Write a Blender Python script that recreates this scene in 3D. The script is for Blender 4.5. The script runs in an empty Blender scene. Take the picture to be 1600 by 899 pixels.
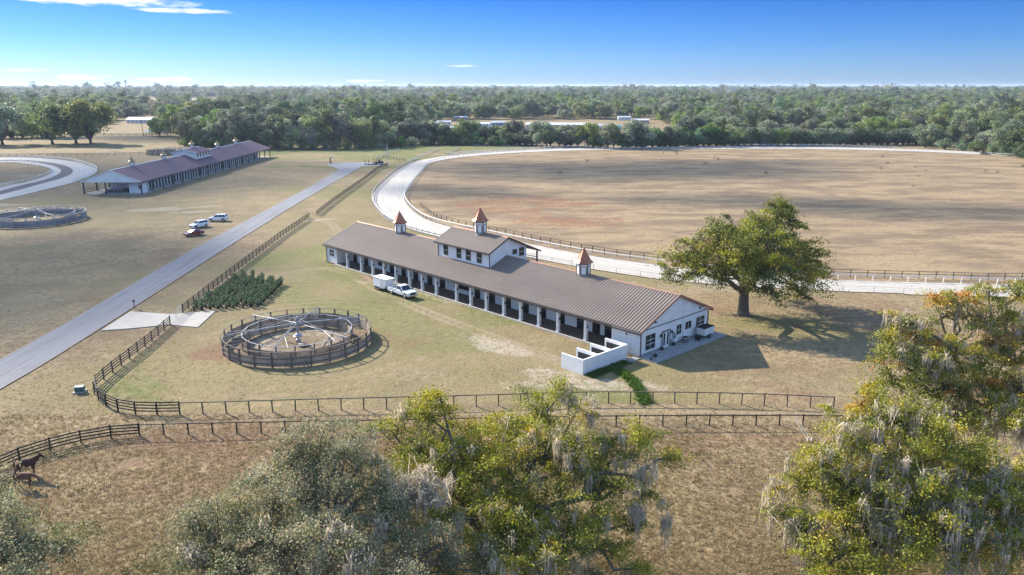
import bpy, bmesh, math, random
import numpy as np
from mathutils import Vector, Matrix
R = math.radians
rng = random.Random(7)
nrg = np.random.default_rng(7)
SC = bpy.context.scene
COL = SC.collection

# ------------------------------------------------------------------ camera, sky, sun, exposure
CAM_H, FPX = 34.0, 1200.0
TILT = math.atan(315.5 / FPX)
cam = bpy.data.cameras.new('camera'); cam_o = bpy.data.objects.new('camera', cam); COL.objects.link(cam_o)
cam.sensor_width = 36.0; cam.lens = 36.0 * FPX / 1600.0
cam.clip_start = 0.5; cam.clip_end = 80000
cam_o.location = (0, 0, CAM_H); cam_o.rotation_euler = (math.pi/2 - TILT, 0, 0)
SC.camera = cam_o
SUN_AZ, SUN_EL = R(138.5), R(29)          # direction towards the sun, measured from +X
SUN_DIR = Vector((math.cos(SUN_AZ)*math.cos(SUN_EL), math.sin(SUN_AZ)*math.cos(SUN_EL), math.sin(SUN_EL)))
sun = bpy.data.lights.new('sun', 'SUN'); sun_o = bpy.data.objects.new('sun', sun); COL.objects.link(sun_o)
sun.energy = 4.5; sun.angle = R(0.5); sun.color = (1.0, 0.90, 0.76)
sun_o.rotation_euler = SUN_DIR.to_track_quat('Z', 'Y').to_euler(); sun_o.location = (-300, 300, 300)
SC.view_settings.view_transform = 'Standard'; SC.view_settings.look = 'None'
SC.view_settings.gamma = 1.0; SC.view_settings.exposure = 1.40
SC.cycles.use_denoising = True
SC.cycles.max_bounces = 6; SC.cycles.transparent_max_bounces = 12; SC.cycles.volume_bounces = 0
SC.cycles.diffuse_bounces = 3; SC.cycles.transmission_bounces = 3

HAZE_D = 0.000075

class NT:
    """small helper to write node trees"""
    def __init__(s, tree): s.t = tree; s.n = tree.nodes; s.l = tree.links
    def node(s, typ, **kw):
        nd = s.n.new(typ)
        for k, v in kw.items(): setattr(nd, k, v)
        return nd
    def put(s, sock, v):
        if isinstance(v, bpy.types.NodeSocket): s.l.new(v, sock)
        elif v is not None:
            if sock.type == 'RGBA' and not hasattr(v, '__len__'): v = (v, v, v, 1)
            if sock.type == 'RGBA' and len(v) == 3: v = (*v, 1)
            sock.default_value = v
    def math(s, op, a, b=None, c=None, clamp=False):
        nd = s.node('ShaderNodeMath', operation=op, use_clamp=clamp)
        for i, v in enumerate((a, b, c)):
            if v is not None: s.put(nd.inputs[i], v)
        return nd.outputs[0]
    def mix(s, f, a, b, blend='MIX'):
        nd = s.node('ShaderNodeMix', data_type='RGBA', blend_type=blend)
        s.put(nd.inputs[0], f); s.put(nd.inputs[6], a); s.put(nd.inputs[7], b)
        return nd.outputs[2]
    def noise(s, vec, scale, detail=4, rough=0.55, dist=0.0, out=0):
        nd = s.node('ShaderNodeTexNoise'); s.put(nd.inputs['Vector'], vec)
        nd.inputs['Scale'].default_value = scale; nd.inputs['Detail'].default_value = detail
        nd.inputs['Roughness'].default_value = rough; nd.inputs['Distortion'].default_value = dist
        return nd.outputs[out]
    def ramp(s, f, lo, hi):
        nd = s.node('ShaderNodeMapRange', interpolation_type='SMOOTHSTEP'); s.put(nd.inputs[0], f)
        nd.inputs[1].default_value = lo; nd.inputs[2].default_value = hi
        return nd.outputs[0]
    def scale(s, vec, sc):
        nd = s.node('ShaderNodeMapping'); s.put(nd.inputs[0], vec); nd.inputs['Scale'].default_value = sc
        return nd.outputs[0]

world = bpy.data.worlds.new('World'); SC.world = world; world.use_nodes = True
w = NT(world.node_tree); w.n.clear()
sky = w.node('ShaderNodeTexSky', sky_type='NISHITA', sun_disc=False)
sky.sun_elevation = SUN_EL; sky.sun_rotation = math.pi/2 - SUN_AZ
sky.altitude = 60; sky.air_density = 1.0; sky.dust_density = 0.25; sky.ozone_density = 1.0
tc = w.node('ShaderNodeTexCoord')
sx = w.node('ShaderNodeSeparateXYZ'); w.put(sx.inputs[0], tc.outputs['Generated'])
el = w.math('MULTIPLY', w.math('ARCSINE', sx.outputs[2]), 57.2958)
az = w.math('MULTIPLY', w.math('ARCTAN2', sx.outputs[0], sx.outputs[1]), 57.2958)
# low-sky colour grade: pale at the horizon, deepening, then fading to untinted sky
tint = w.node('ShaderNodeValToRGB')
w.put(tint.inputs[0], w.math('DIVIDE', el, 24.0, clamp=True)); cr = tint.color_ramp
cr.elements[0].position = 0.0; cr.elements[0].color = (0.133, 0.223, 0.494, 1)
cr.elements[1].position = 1.0; cr.elements[1].color = (1.0, 1.0, 1.0, 1)
for ps_, cc_ in ((0.02, (0.128, 0.217, 0.489, 1)), (0.127, (0.068, 0.157, 0.399, 1)), (0.25, (0.031, 0.106, 0.323, 1)), (0.33, (0.031, 0.106, 0.323, 1))):
    e = cr.elements.new(ps_); e.color = cc_
skyc = w.mix(1.0, sky.outputs[0], tint.outputs[0], 'MULTIPLY')
# thin bright clouds (direction on the dome: azimuth, elevation in degrees)
cv = w.node('ShaderNodeCombineXYZ'); w.put(cv.inputs[0], az); w.put(cv.inputs[1], w.math('MULTIPLY', el, 4.5))
n1 = w.noise(cv.outputs[0], 0.55, 4, 0.62)
tot = None
for (ca, ce, ra, re, k) in [(-26.5, 5.15, 6.2, 0.36, 1.0), (-22.2, 4.72, 3.4, 0.20, 0.85), (-28.7, 0.50, 1.9, 0.22, 0.95), (-23.6, 0.40, 2.3, 0.22, 1.0), (-31.4, 0.92, 1.8, 0.12, 0.5),
                            (-10.5, 0.33, 1.6, 0.12, 0.75), (-3.7, 1.36, 1.3, 0.09, 0.6), (-46, 3.6, 9, 1.2, 0.8), (44, 4.4, 8, 0.9, 0.7), (-64, 8, 12, 1.6, 0.8)]:
    dx = w.math('DIVIDE', w.math('SUBTRACT', az, ca), ra); dy = w.math('DIVIDE', w.math('SUBTRACT', el, ce), re)
    r2 = w.math('ADD', w.math('MULTIPLY', dx, dx), w.math('MULTIPLY', dy, dy))
    m = w.math('MULTIPLY', w.ramp(w.math('ADD', w.math('SUBTRACT', 1.0, r2), w.math('MULTIPLY', w.math('SUBTRACT', n1, 0.5), 3.0)), -0.05, 1.15), k)
    tot = m if tot is None else w.math('MAXIMUM', tot, m)
skyc = w.mix(tot, skyc, (3.0, 3.05, 3.15))
bg = w.node('ShaderNodeBackground'); w.put(bg.inputs[0], skyc); bg.inputs[1].default_value = 0.15
out = w.node('ShaderNodeOutputWorld'); w.l.new(bg.outputs[0], out.inputs[0])

# ------------------------------------------------------------------ layout: photograph pixel -> point on the level ground
def at(x, y, z=0.0):
    u = (x - 800) / FPX; v = (y - 449.5) / FPX
    d = (u, math.cos(TILT) - v*math.sin(TILT), -math.sin(TILT) - v*math.cos(TILT))
    t = (z - CAM_H) / d[2]
    return Vector((d[0]*t, d[1]*t, z))
def at_y(x, y, Y):
    u = (x - 800) / FPX; v = (y - 449.5) / FPX
    d = (u, math.cos(TILT) - v*math.sin(TILT), -math.sin(TILT) - v*math.cos(TILT))
    t = Y / d[1]
    return Vector((d[0]*t, Y, CAM_H + d[2]*t))

# ------------------------------------------------------------------ mesh + object helpers
class MB:
    def __init__(s): s.v = []; s.f = []
    def add(s, vs, fs):
        b = len(s.v); s.v += [tuple(p) for p in vs]; s.f += [tuple(b+i for i in f) for f in fs]; return s
    def box(s, x0, x1, y0, y1, z0, z1):
        return s.add([(x0,y0,z0),(x1,y0,z0),(x1,y1,z0),(x0,y1,z0),(x0,y0,z1),(x1,y0,z1),(x1,y1,z1),(x0,y1,z1)],
                     [(0,3,2,1),(4,5,6,7),(0,1,5,4),(1,2,6,5),(2,3,7,6),(3,0,4,7)])
    def hexa(s, p):   # 8 corners, bottom ring then top ring
        return s.add(p, [(0,3,2,1),(4,5,6,7),(0,1,5,4),(1,2,6,5),(2,3,7,6),(3,0,4,7)])
    def bar(s, a, b, w, h=None, up=(0,0,1)):
        a = Vector(a); b = Vector(b); h = w if h is None else h
        d = (b-a).normalized(); upv = Vector(up)
        if abs(d.dot(upv)) > 0.98: upv = Vector((1,0,0))
        sd = d.cross(upv).normalized() * (w/2); u2 = sd.cross(d).normalized() * (h/2)
        return s.hexa([a-sd-u2, a+sd-u2, b+sd-u2, b-sd-u2, a-sd+u2, a+sd+u2, b+sd+u2, b-sd+u2])
    def tube(s, pts, radii, n=6, cap=True):
        pts = [Vector(p) for p in pts]; b = len(s.v); k = len(pts)
        for i, p in enumerate(pts):
            d = (pts[min(i+1,k-1)] - pts[max(i-1,0)]).normalized()
            a = d.cross(Vector((0.31,0.17,0.93))); a = a.normalized() if a.length > 1e-5 else Vector((1,0,0))
            c = d.cross(a)
            for j in range(n):
                t = 2*math.pi*j/n; q = p + (a*math.cos(t) + c*math.sin(t))*radii[i]; s.v.append(tuple(q))
        for i in range(k-1):
            for j in range(n):
                j2 = (j+1) % n; s.f.append((b+i*n+j, b+i*n+j2, b+(i+1)*n+j2, b+(i+1)*n+j))
        if cap:
            s.f.append(tuple(b+j for j in reversed(range(n)))); s.f.append(tuple(b+(k-1)*n+j for j in range(n)))
        return s
    def lathe(s, prof, n=16, c=(0,0,0), ph=0.0):      # prof: (r, z)
        b = len(s.v); k = len(prof)
        for r, z in prof:
            for j in range(n):
                t = ph + 2*math.pi*j/n; s.v.append((c[0]+r*math.cos(t), c[1]+r*math.sin(t), c[2]+z))
        for i in range(k-1):
            for j in range(n):
                j2 = (j+1) % n; s.f.append((b+i*n+j, b+i*n+j2, b+(i+1)*n+j2, b+(i+1)*n+j))
        s.f.append(tuple(b+j for j in reversed(range(n)))); s.f.append(tuple(b+(k-1)*n+j for j in range(n)))
        return s
    def prism(s, poly, y0, y1, ax='y'):               # poly in (x,z) extruded along y (or (y,z) along x)
        n = len(poly)
        if ax == 'y': vs = [(x,y0,z) for x,z in poly] + [(x,y1,z) for x,z in poly]
        elif ax == 'x': vs = [(y0,x,z) for x,z in poly] + [(y1,x,z) for x,z in poly]
        else: vs = [(x,z,y0) for x,z in poly] + [(x,z,y1) for x,z in poly]
        fs = [tuple(range(n)), tuple(reversed(range(n, 2*n)))] + [(i, i+n, (i+1)%n+n, (i+1)%n) for i in range(n)]
        return s.add(vs, fs)
    def mesh(s, name, mat=None, smooth=False):
        m = bpy.data.meshes.new(name); m.from_pydata(s.v, [], s.f)
        bm = bmesh.new(); bm.from_mesh(m); bmesh.ops.recalc_face_normals(bm, faces=bm.faces); bm.to_mesh(m); bm.free()
        if smooth: m.polygons.foreach_set('use_smooth', [True]*len(m.polygons))
        if mat: m.materials.append(mat)
        return m
    def build(s, name, mat, parent=None, smooth=False, bevel=0.0, **kw):
        o = bpy.data.objects.new(name, s.mesh(name, mat, smooth)); COL.objects.link(o)
        if parent: o.parent = parent
        if bevel: b = o.modifiers.new('bevel', 'BEVEL'); b.width = bevel; b.segments = 2; b.limit_method = 'ANGLE'
        for k, v in kw.items(): o[k] = v
        return o
def place(name, mesh, parent=None, loc=(0,0,0), rz=0.0, sc=(1,1,1), **kw):
    o = bpy.data.objects.new(name, mesh); COL.objects.link(o); o.parent = parent
    o.location = loc; o.rotation_euler = (0,0,rz); o.scale = sc
    for k, v in kw.items(): o[k] = v
    return o
def thing(name, label, cat, loc=(0,0,0), rz=0.0, group=None):
    o = bpy.data.objects.new(name, None); COL.objects.link(o); o.empty_display_size = 0.3
    o.location = loc; o.rotation_euler = (0,0,rz); o['label'] = label; o['category'] = cat
    if group: o['group'] = group
    return o
def tag(o, label, cat, group=None):
    o['label'] = label; o['category'] = cat
    if group: o['group'] = group
    return o
def copy_tree(o, parent=None):
    c = o.copy(); COL.objects.link(c); c.parent = parent
    for ch in list(o.children): copy_tree(ch, c)
    return c
def np_mesh(name, V, F, mat, attr=None, smooth=False):
    """V (n,3), F (m,k) arrays; attr: per-vertex colours (n,4)"""
    m = bpy.data.meshes.new(name); k = F.shape[1]
    m.vertices.add(len(V)); m.vertices.foreach_set('co', V.astype(np.float32).ravel())
    m.loops.add(F.size); m.loops.foreach_set('vertex_index', F.astype(np.int32).ravel())
    m.polygons.add(len(F)); m.polygons.foreach_set('loop_start', np.arange(0, F.size, k, dtype=np.int32))
    m.polygons.foreach_set('loop_total', np.full(len(F), k, dtype=np.int32))
    if smooth: m.polygons.foreach_set('use_smooth', np.ones(len(F), dtype=bool))
    if attr is not None:
        for nm, a in attr.items():
            at_ = m.attributes.new(nm, 'FLOAT_COLOR', 'POINT'); at_.data.foreach_set('color', a.astype(np.float32).ravel())
    m.update(calc_edges=True); m.validate()
    if mat: m.materials.append(mat)
    return m

# ------------------------------------------------------------------ materials
def new_mat(name):
    m = bpy.data.materials.new(name); m.use_nodes = True; t = NT(m.node_tree); t.n.clear()
    o = t.node('ShaderNodeOutputMaterial'); p = t.node('ShaderNodeBsdfPrincipled'); t.l.new(p.outputs[0], o.inputs[0])
    return m, t, p, o
def mat(name, c, rough=0.7, var=0.12, scale=1.5, metal=0.0, bump=0.0, bscale=None, c2=None, streak=False, rnd=0.0, spec=None):
    m, t, p, o = new_mat(name)
    tcn = t.node('ShaderNodeTexCoord'); vec = tcn.outputs['Object']
    if streak: vec = t.scale(vec, (1.0, 1.0, 0.18))
    n = t.noise(vec, scale, 6, 0.65)
    c2 = c2 if c2 is not None else tuple(x*(1-2.2*var) for x in c)
    col = t.mix(t.ramp(n, 0.30, 0.74), c, c2)
    n2 = t.noise(vec, scale*9, 3, 0.6)
    col = t.mix(t.math('MULTIPLY', t.ramp(n2, 0.45, 0.8), min(1.0, var*2.0)), col, tuple(x*0.72 for x in c))
    if rnd:
        oi = t.node('ShaderNodeObjectInfo')
        hs = t.node('ShaderNodeHueSaturation'); t.put(hs.inputs['Value'], t.math('ADD', 1.0-rnd/2, t.math('MULTIPLY', oi.outputs['Random'], rnd))); t.put(hs.inputs['Color'], col); col = hs.outputs[0]
    t.put(p.inputs['Base Color'], col); p.inputs['Roughness'].default_value = rough; p.inputs['Metallic'].default_value = metal
    if spec is not None: p.inputs['Specular IOR Level'].default_value = spec
    if bump:
        b = t.node('ShaderNodeBump'); b.inputs['Strength'].default_value = bump; b.inputs['Distance'].default_value = 0.02
        t.put(b.inputs['Height'], t.noise(vec, bscale or scale*12, 5, 0.6)); t.l.new(b.outputs[0], p.inputs['Normal'])
    return m
def glass_mat(name, c, rough=0.12):
    m, t, p, o = new_mat(name); p.inputs['Base Color'].default_value = (*c, 1); p.inputs['Roughness'].default_value = rough
    p.inputs['Specular IOR Level'].default_value = 0.6
    return m
M = {}
M['white'] = mat('white_stucco', (0.80,0.80,0.785), 0.85, 0.06, 0.5, bump=0.25, bscale=30)
M['white_paint'] = mat('white_paint', (0.78,0.78,0.76), 0.6, 0.05, 1.2)
M['offwhite'] = mat('offwhite_rail', (0.66,0.65,0.61), 0.65, 0.12, 2.0)
M['trim'] = mat('dark_trim', (0.045,0.035,0.032), 0.55, 0.15, 2.0)
M['black'] = mat('black_board', (0.022,0.018,0.016), 0.75, 0.25, 2.5, rnd=0.8)
M['blackwood'] = mat('weathered_black_wood', (0.05,0.042,0.036), 0.85, 0.25, 2.0, c2=(0.11,0.095,0.08), rnd=0.6)
M['roof'] = mat('taupe_metal_roof', (0.240,0.193,0.160), 0.55, 0.14, 0.25, spec=0.25, c2=(0.175,0.140,0.118), streak=False)
M['roof2'] = mat('purple_brown_metal_roof', (0.185,0.108,0.130), 0.65, 0.08, 0.30, spec=0.25)
M['copper'] = mat('copper_metal', (0.46,0.165,0.085), 0.42, 0.14, 1.4, metal=0.35, streak=True)
M['copper_trim'] = mat('copper_trim', (0.42,0.20,0.13), 0.45, 0.1, 1.0, metal=0.25)
M['pavers'] = mat('brown_pavers', (0.13,0.095,0.072), 0.85, 0.2, 3.0, bump=0.3)
M['conc'] = mat('concrete', (0.46,0.45,0.42), 0.9, 0.10, 0.5, bump=0.15)
M['conc_dark'] = mat('grey_concrete', (0.33,0.34,0.35), 0.9, 0.14, 0.8, bump=0.15)
M['glass'] = glass_mat('window_glass', (0.02,0.026,0.032), 0.08)
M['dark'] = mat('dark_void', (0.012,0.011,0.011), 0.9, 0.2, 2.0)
M['rubber'] = mat('rubber', (0.018,0.018,0.019), 0.8, 0.2, 4.0)
M['galv'] = mat('galvanised_steel', (0.36,0.37,0.40), 0.6, 0.15, 3.0, metal=0.3)
M['galv_mesh'] = mat('grey_painted_steel', (0.36,0.38,0.40), 0.5, 0.12, 3.0, metal=0.4)
M['board'] = mat('weathered_board', (0.40,0.33,0.255), 0.88, 0.22, 2.5, c2=(0.25,0.20,0.155), streak=True, rnd=0.45)
M['board_grey'] = mat('grey_board', (0.27,0.27,0.28), 0.88, 0.2, 2.5, c2=(0.18,0.18,0.19), streak=True, rnd=0.4)
M['post_wood'] = mat('weathered_post', (0.17,0.14,0.115), 0.88, 0.22, 2.5, streak=True, rnd=0.4)
M['carwhite'] = mat('white_car_paint', (0.80,0.81,0.82), 0.18, 0.02, 1.0, spec=0.6)
M['carred'] = mat('dark_red_car_paint', (0.20,0.022,0.022), 0.18, 0.05, 1.0, spec=0.6)
M['cargl'] = glass_mat('car_glass', (0.012,0.018,0.03), 0.05)
M['chrome'] = mat('chrome_bright', (0.62,0.63,0.65), 0.2, 0.05, 3.0, metal=0.9)
M['lamp'] = mat('lamp_lens', (0.75,0.75,0.72), 0.15, 0.03, 3.0)
M['redlens'] = mat('red_lens', (0.35,0.02,0.02), 0.2, 0.03, 3.0)
M['greenbox'] = mat('teal_utility_paint', (0.055,0.125,0.115), 0.5, 0.1, 2.0)
M['bay'] = mat('dark_bay_coat', (0.060,0.028,0.018), 0.85, 0.2, 2.5)
M['chestnut'] = mat('chestnut_coat', (0.17,0.072,0.042), 0.85, 0.2, 2.5)
M['mane'] = mat('black_hair', (0.010,0.008,0.007), 0.6, 0.2, 4.0)
M['plantpot'] = mat('black_plastic_pot', (0.014,0.014,0.015), 0.6, 0.1, 4.0)
M['yellow'] = mat('faded_machine_paint', (0.10,0.075,0.035), 0.5, 0.2, 3.0)
# ------------------------------------------------------------------ curves
def catmull(pts, n=8, closed=False):
    P = [np.array(p[:2], float) for p in pts]; out = []; k = len(P)
    for i in range(k if closed else k-1):
        p0 = P[(i-1) % k] if closed or i > 0 else 2*P[0]-P[1]
        p1 = P[i]; p2 = P[(i+1) % k]
        p3 = P[(i+2) % k] if closed or i < k-2 else 2*P[-1]-P[-2]
        for j in range(n):
            t = j/n
            out.append(0.5*((2*p1)+(-p0+p2)*t+(2*p0-5*p1+4*p2-p3)*t*t+(-p0+3*p1-3*p2+p3)*t**3))
    if not closed: out.append(P[-1])
    return np.array(out)
def resample(P, step=None, n=None):
    P = np.asarray(P, float); d = np.r_[0, np.cumsum(np.hypot(*np.diff(P, axis=0).T))]
    n = n or max(2, int(round(d[-1]/step))+1)
    s = np.linspace(0, d[-1], n)
    return np.c_[np.interp(s, d, P[:,0]), np.interp(s, d, P[:,1])]
def px(*pts): return [at(*p)[:2] for p in pts]
def in_poly(X, Y, P):
    P = np.asarray(P); ins = np.zeros(X.shape, bool); j = len(P)-1
    for i in range(len(P)):
        xi, yi = P[i]; xj, yj = P[j]
        c = ((yi > Y) != (yj > Y)) & (X < (xj-xi)*(Y-yi)/(yj-yi+1e-12)+xi); ins ^= c; j = i
    return ins
def dist_line(X, Y, P):
    P = np.asarray(P, float); best = np.full(X.shape, 1e9)
    for a, b in zip(P[:-1], P[1:]):
        d = b-a; L = d@d+1e-9; t = np.clip(((X-a[0])*d[0]+(Y-a[1])*d[1])/L, 0, 1)
        best = np.minimum(best, np.hypot(X-a[0]-t*d[0], Y-a[1]-t*d[1]))
    return best
_tab = np.random.default_rng(3).random((512, 512))
def vnoise(X, Y):
    xi = np.floor(X).astype(int); yi = np.floor(Y).astype(int); fx = X-xi; fy = Y-yi
    fx = fx*fx*(3-2*fx); fy = fy*fy*(3-2*fy); g = lambda a, b: _tab[a & 511, b & 511]
    return (g(xi,yi)*(1-fx)+g(xi+1,yi)*fx)*(1-fy)+(g(xi,yi+1)*(1-fx)+g(xi+1,yi+1)*fx)*fy
def fbm(X, Y, s, o=4):
    t = 0; a = 0.5; 
    for i in range(o): t = t+a*vnoise(X/s+17.3*i, Y/s+9.1*i); s *= 0.5; a *= 0.5
    return t/(1-0.5**o)
def sm(x, a, b): t = np.clip((x-a)/(b-a), 0, 1); return t*t*(3-2*t)

# ------------------------------------------------------------------ layout polylines
TR_IN = catmull(px((674,254.5),(660,266),(648,280),(637,296),(632,309),(640,324),(660,340),(680,348),(704,354.5)) +
                px((780,371),(850,386),(932,401),(1026,413.5),(1140,426),(1269,436),(1381,440),(1497,443),(1600,445)) +
                [(140,131),(205,146),(258,185),(285,250),(287,320)] +
                px((1600,246),(1500,240.2),(1400,236),(1250,233),(1100,233),(950,234.2),(860,236.6),(780,240.8),(715,246.6)), 8, True)
TR_OUT = catmull(px((655,251),(640,256),(620,267.5),(600,284.5),(585,300.5),(582.5,317),(596,337),(616,349),(638,358.5)) +
                 px((690,372),(780,393),(860,409),(930,421.5),(1028,436),(1150,447),(1287,454.5),(1400,458.5),(1500,462.5)) +
                 [(150,118),(220,134),(276,178),(303,248),(304,325)] +
                 px((1600,241),(1500,236.4),(1400,232.3),(1250,229.2),(1100,228.6),(950,230),(860,232.4),(780,236.4),(705,243)), 8, True)
L_OUT = catmull(px((-420,262),(-200,250),(0,246.5),(60,247),(110,252),(140,259.5),(152,266.5),(142,275),(110,286.5),(60,299),(0,313.5),(-120,345)), 8)
L_IN = catmull(px((-420,278),(-200,262),(0,254),(40,256),(70,261),(82,267.5),(70,276),(40,285),(0,293.5),(-60,310),(-120,326),(-200,350)), 8)
ROAD_L = catmull(px((-260,712),(-120,632),(0,562),(120,495),(319,380),(480,294),(530,265)), 6)
ROAD_R = catmull(px((-260,780),(-120,686),(0,609),(120,537),(366,380),(480,309.5),(567,260)), 6)
APRON = px((158,517),(204,487),(266,491.5),(284,490),(338,485.5),(309,512),(262,507.5),(222,512))
FENCE_A = catmull(px((266,508),(232,537),(195,566),(160,594),(148,608),(150,620),(165,634),(195,645),(235,647.5),(281,647)), 8)
FENCE_B = px((286,489),(340,446),(400,400),(440,370),(483,341))
FENCE_C = catmull(px((495,337),(520,317),(545,299),(570,281),(588,267),(606,259)), 4)
FRONT = catmull(px((281,647),(340,645.5),(514,640.5),(700,636),(890,630),(1000,629.5),(1130,631),(1220,634),(1302,638)), 6)
NEAR = catmull(px((-60,760),(5.6,730),(47,713),(91,700),(134,690),(177,683),(218,680)), 6)
NEAR2 = catmull(px((218,680),(323,677.5),(472,674.5),(582,672.5),(760,669),(940,666),(1118,665),(1261,665),(1400,667.5),(1530,671),(1640,681)), 6)
BA = at(1000, 559); BRZ = R(43.5)                       # main barn: near front corner, x = depth, y = along the front
def barn(x, y, z=0.0):
    c, s = math.cos(BRZ), math.sin(BRZ); return Vector((BA.x + x*c - y*s, BA.y + x*s + y*c, z))

# ------------------------------------------------------------------ ground: one sheet to the horizon
def axis(parts):
    o = []
    for a, b, n in parts: o += list(np.linspace(a, b, n, endpoint=False))
    return np.array(o + [parts[-1][1]])
gx = np.unique(np.r_[-np.geomspace(420, 40000, 26)[::-1], np.linspace(-420, -120, 90), np.linspace(-118, 118, 215), np.linspace(120, 420, 90), np.geomspace(425, 40000, 26)])
gy = np.unique(np.r_[-np.geomspace(30, 3000, 8)[::-1], np.linspace(-20, 36, 8), np.geomspace(38, 620, 400), np.geomspace(640, 60000, 60)])
GX, GY = np.meshgrid(gx, gy)
X, Y = GX.ravel(), GY.ravel()
n1 = fbm(X, Y, 26); n2 = fbm(X+400, Y-90, 9); n3 = fbm(X-90, Y+333, 60, 5); n4 = fbm(X+50, Y+70, 3.2, 3)
infield = in_poly(X, Y, TR_IN).astype(float)
ltrack = sm(-dist_line(X, Y, L_IN), -60, -40)*0
green = np.zeros_like(X); red = np.zeros_like(X); sand = np.zeros_like(X); dirt_shade = np.zeros_like(X); moist = np.zeros_like(X)
def blob(cx, cy, rx, ry, ang=0.0, k=0.55):
    c, s = math.cos(R(ang)), math.sin(R(ang)); u = ((X-cx)*c+(Y-cy)*s)/rx; v = (-(X-cx)*s+(Y-cy)*c)/ry
    d = np.hypot(u, v) + (n2-0.5)*k*2 + (n4-0.5)*k
    return sm(1-d, -0.25, 0.45)
def pblob(pxx, pyy, rx, ry, ang=0.0, k=0.55):
    p = at(pxx, pyy); return blob(p.x, p.y, rx, ry, ang, k)
# broad dull green lawn around barn / walker, greener near the track entrance
lawn = in_poly(X, Y, px((281,645),(150,612),(300,470),(480,345),(600,262),(585,300),(600,340),(690,375),(860,412),(1030,440),(1300,460),(1600,470),(1700,560),(1700,640),(1302,635),(890,628)))
east = sm(X, 12, 30)*sm(135-Y, 0, 15)
green = np.maximum(green, lawn*(0.40+0.5*sm(n1, 0.38, 0.62))*(1-.72*east))
rw_ = np.hypot(X-at(466.5,537).x, Y-at(466.5,537).y); green += lawn*(1-east)*sm(rw_, 10.5, 12)*sm(30-rw_, 0, 8)*.22*np.sin(rw_*2.6+2*n2)
red = np.maximum(red, lawn*east*sm(n2, .40, .62)*.55)
for (a, b, rx, ry, an, k) in [(540,300,14,30,60,.75),(560,262,10,40,80,1.0),(500,350,14,22,40,.55),(640,500,22,14,-45,.75),(480,450,12,9,0,.45),(780,490,16,3.5,-45,.85),(600,425,9,2.5,-45,.7),
                              (760,590,16,6,0,.4),(1270,512,13,5,-20,.75),(520,236,90,26,0,1.1),(700,231,60,26,0,1.15),(600,246,30,26,0,1.0),(470,247,40,14,0,.7),(640,252,14,20,0,.8),(200,229,110,22,0,.45),(1000,440,24,4,-14,.6),
                              (200,330,36,24,40,.4),(90,318,20,16,0,.45),(330,430,30,16,50,.45),(180,600,16,10,0,.5),(940,800,14,8,0,.35),(150,830,10,8,0,.35),(380,560,18,10,0,.45)]:
    green = np.maximum(green, pblob(a, b, rx, ry, an, .8)*k)
for (a, b, rx, ry, an, k) in [(120,700,22,9,0,.45),(280,740,26,9,10,.6),(520,690,34,6,0,.75),(1150,690,20,4,0,.55),(1180,740,14,8,0,.4),(80,790,14,8,0,.35),(820,316,30,12,0,.95),(860,345,22,8,0,1.0),(780,330,16,10,0,.9),(930,330,24,12,0,.4),
                              (355,545,5,5,0,.8),(590,530,8,4,0,.45),(300,395,26,12,30,.45),(200,370,26,12,0,.4),(900,560,6,3,0,.7),(1220,560,12,6,0,.4),(250,455,20,8,45,.5),(60,540,26,12,40,.45),(600,470,5,3,0,.5),(575,436,5,2.5,-45,.7),(1000,590,10,2,0,.4)]:
    red = np.maximum(red, pblob(a, b, rx, ry, an, .8)*k)
for (a, b, rx, ry, an, k) in [(815,548,9,3.2,-40,.9),(860,580,7,3,0,.75),(880,600,9,2.5,0,.7),(560,440,4,2,-45,.7),(690,468,6,1.3,-45,.55),(262,326,12,3.5,20,.8),(305,331,8,1.6,10,.9),(505,343,6,2,30,.8),(45,470,12,5,40,.35),
                              (540,395,9,4,20,.45),(645,585,14,3,0,.3),(1010,455,8,3,0,.4),(1110,450,16,2.5,-10,.45),(35,275,9,6,0,.75),(10,288,12,4,0,.7),(10,320,6,3,0,.8),(960,750,14,6,0,.18),(470,232,20,5,0,.45),(400,205,30,14,0,.3),(30,500,20,5,40,.35)]:
    sand = np.maximum(sand, pblob(a, b, rx, ry, an, 1.0)*k)
# mown lane between the two front fences, tyre lines
lane = catmull(px((0,690),(160,655),(300,660),(600,655),(900,646),(1200,650),(1500,660)), 6)
dl = dist_line(X, Y, lane); dirt_shade = np.maximum(dirt_shade, np.exp(-((dl-0.9)/0.5)**2)*0.45*sm(n2, .3, .6)); sand = np.maximum(sand, np.exp(-((dl-0.9)/0.45)**2)*0.35*sm(n1, .35, .6))
for off, kk in ((FENCE_A, .6), (FRONT, .55), (NEAR2, .75), (NEAR, .5), (FENCE_B, .55), (FENCE_C, .5)):
    dirt_shade = np.maximum(dirt_shade, np.exp(-(dist_line(X, Y, off)/0.55)**2)*kk)  # dark strip painted under each fence for its base shadow and weeds
dirt_shade = np.maximum(dirt_shade, np.exp(-(dist_line(X, Y, np.r_[TR_OUT, TR_OUT[:1]])/1.6)**2)*0.6*sm(n2, .35, .6))
dirt_shade = np.maximum(dirt_shade, np.exp(-(dist_line(X, Y, np.r_[TR_IN, TR_IN[:1]])/2.0)**2)*0.5)
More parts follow.
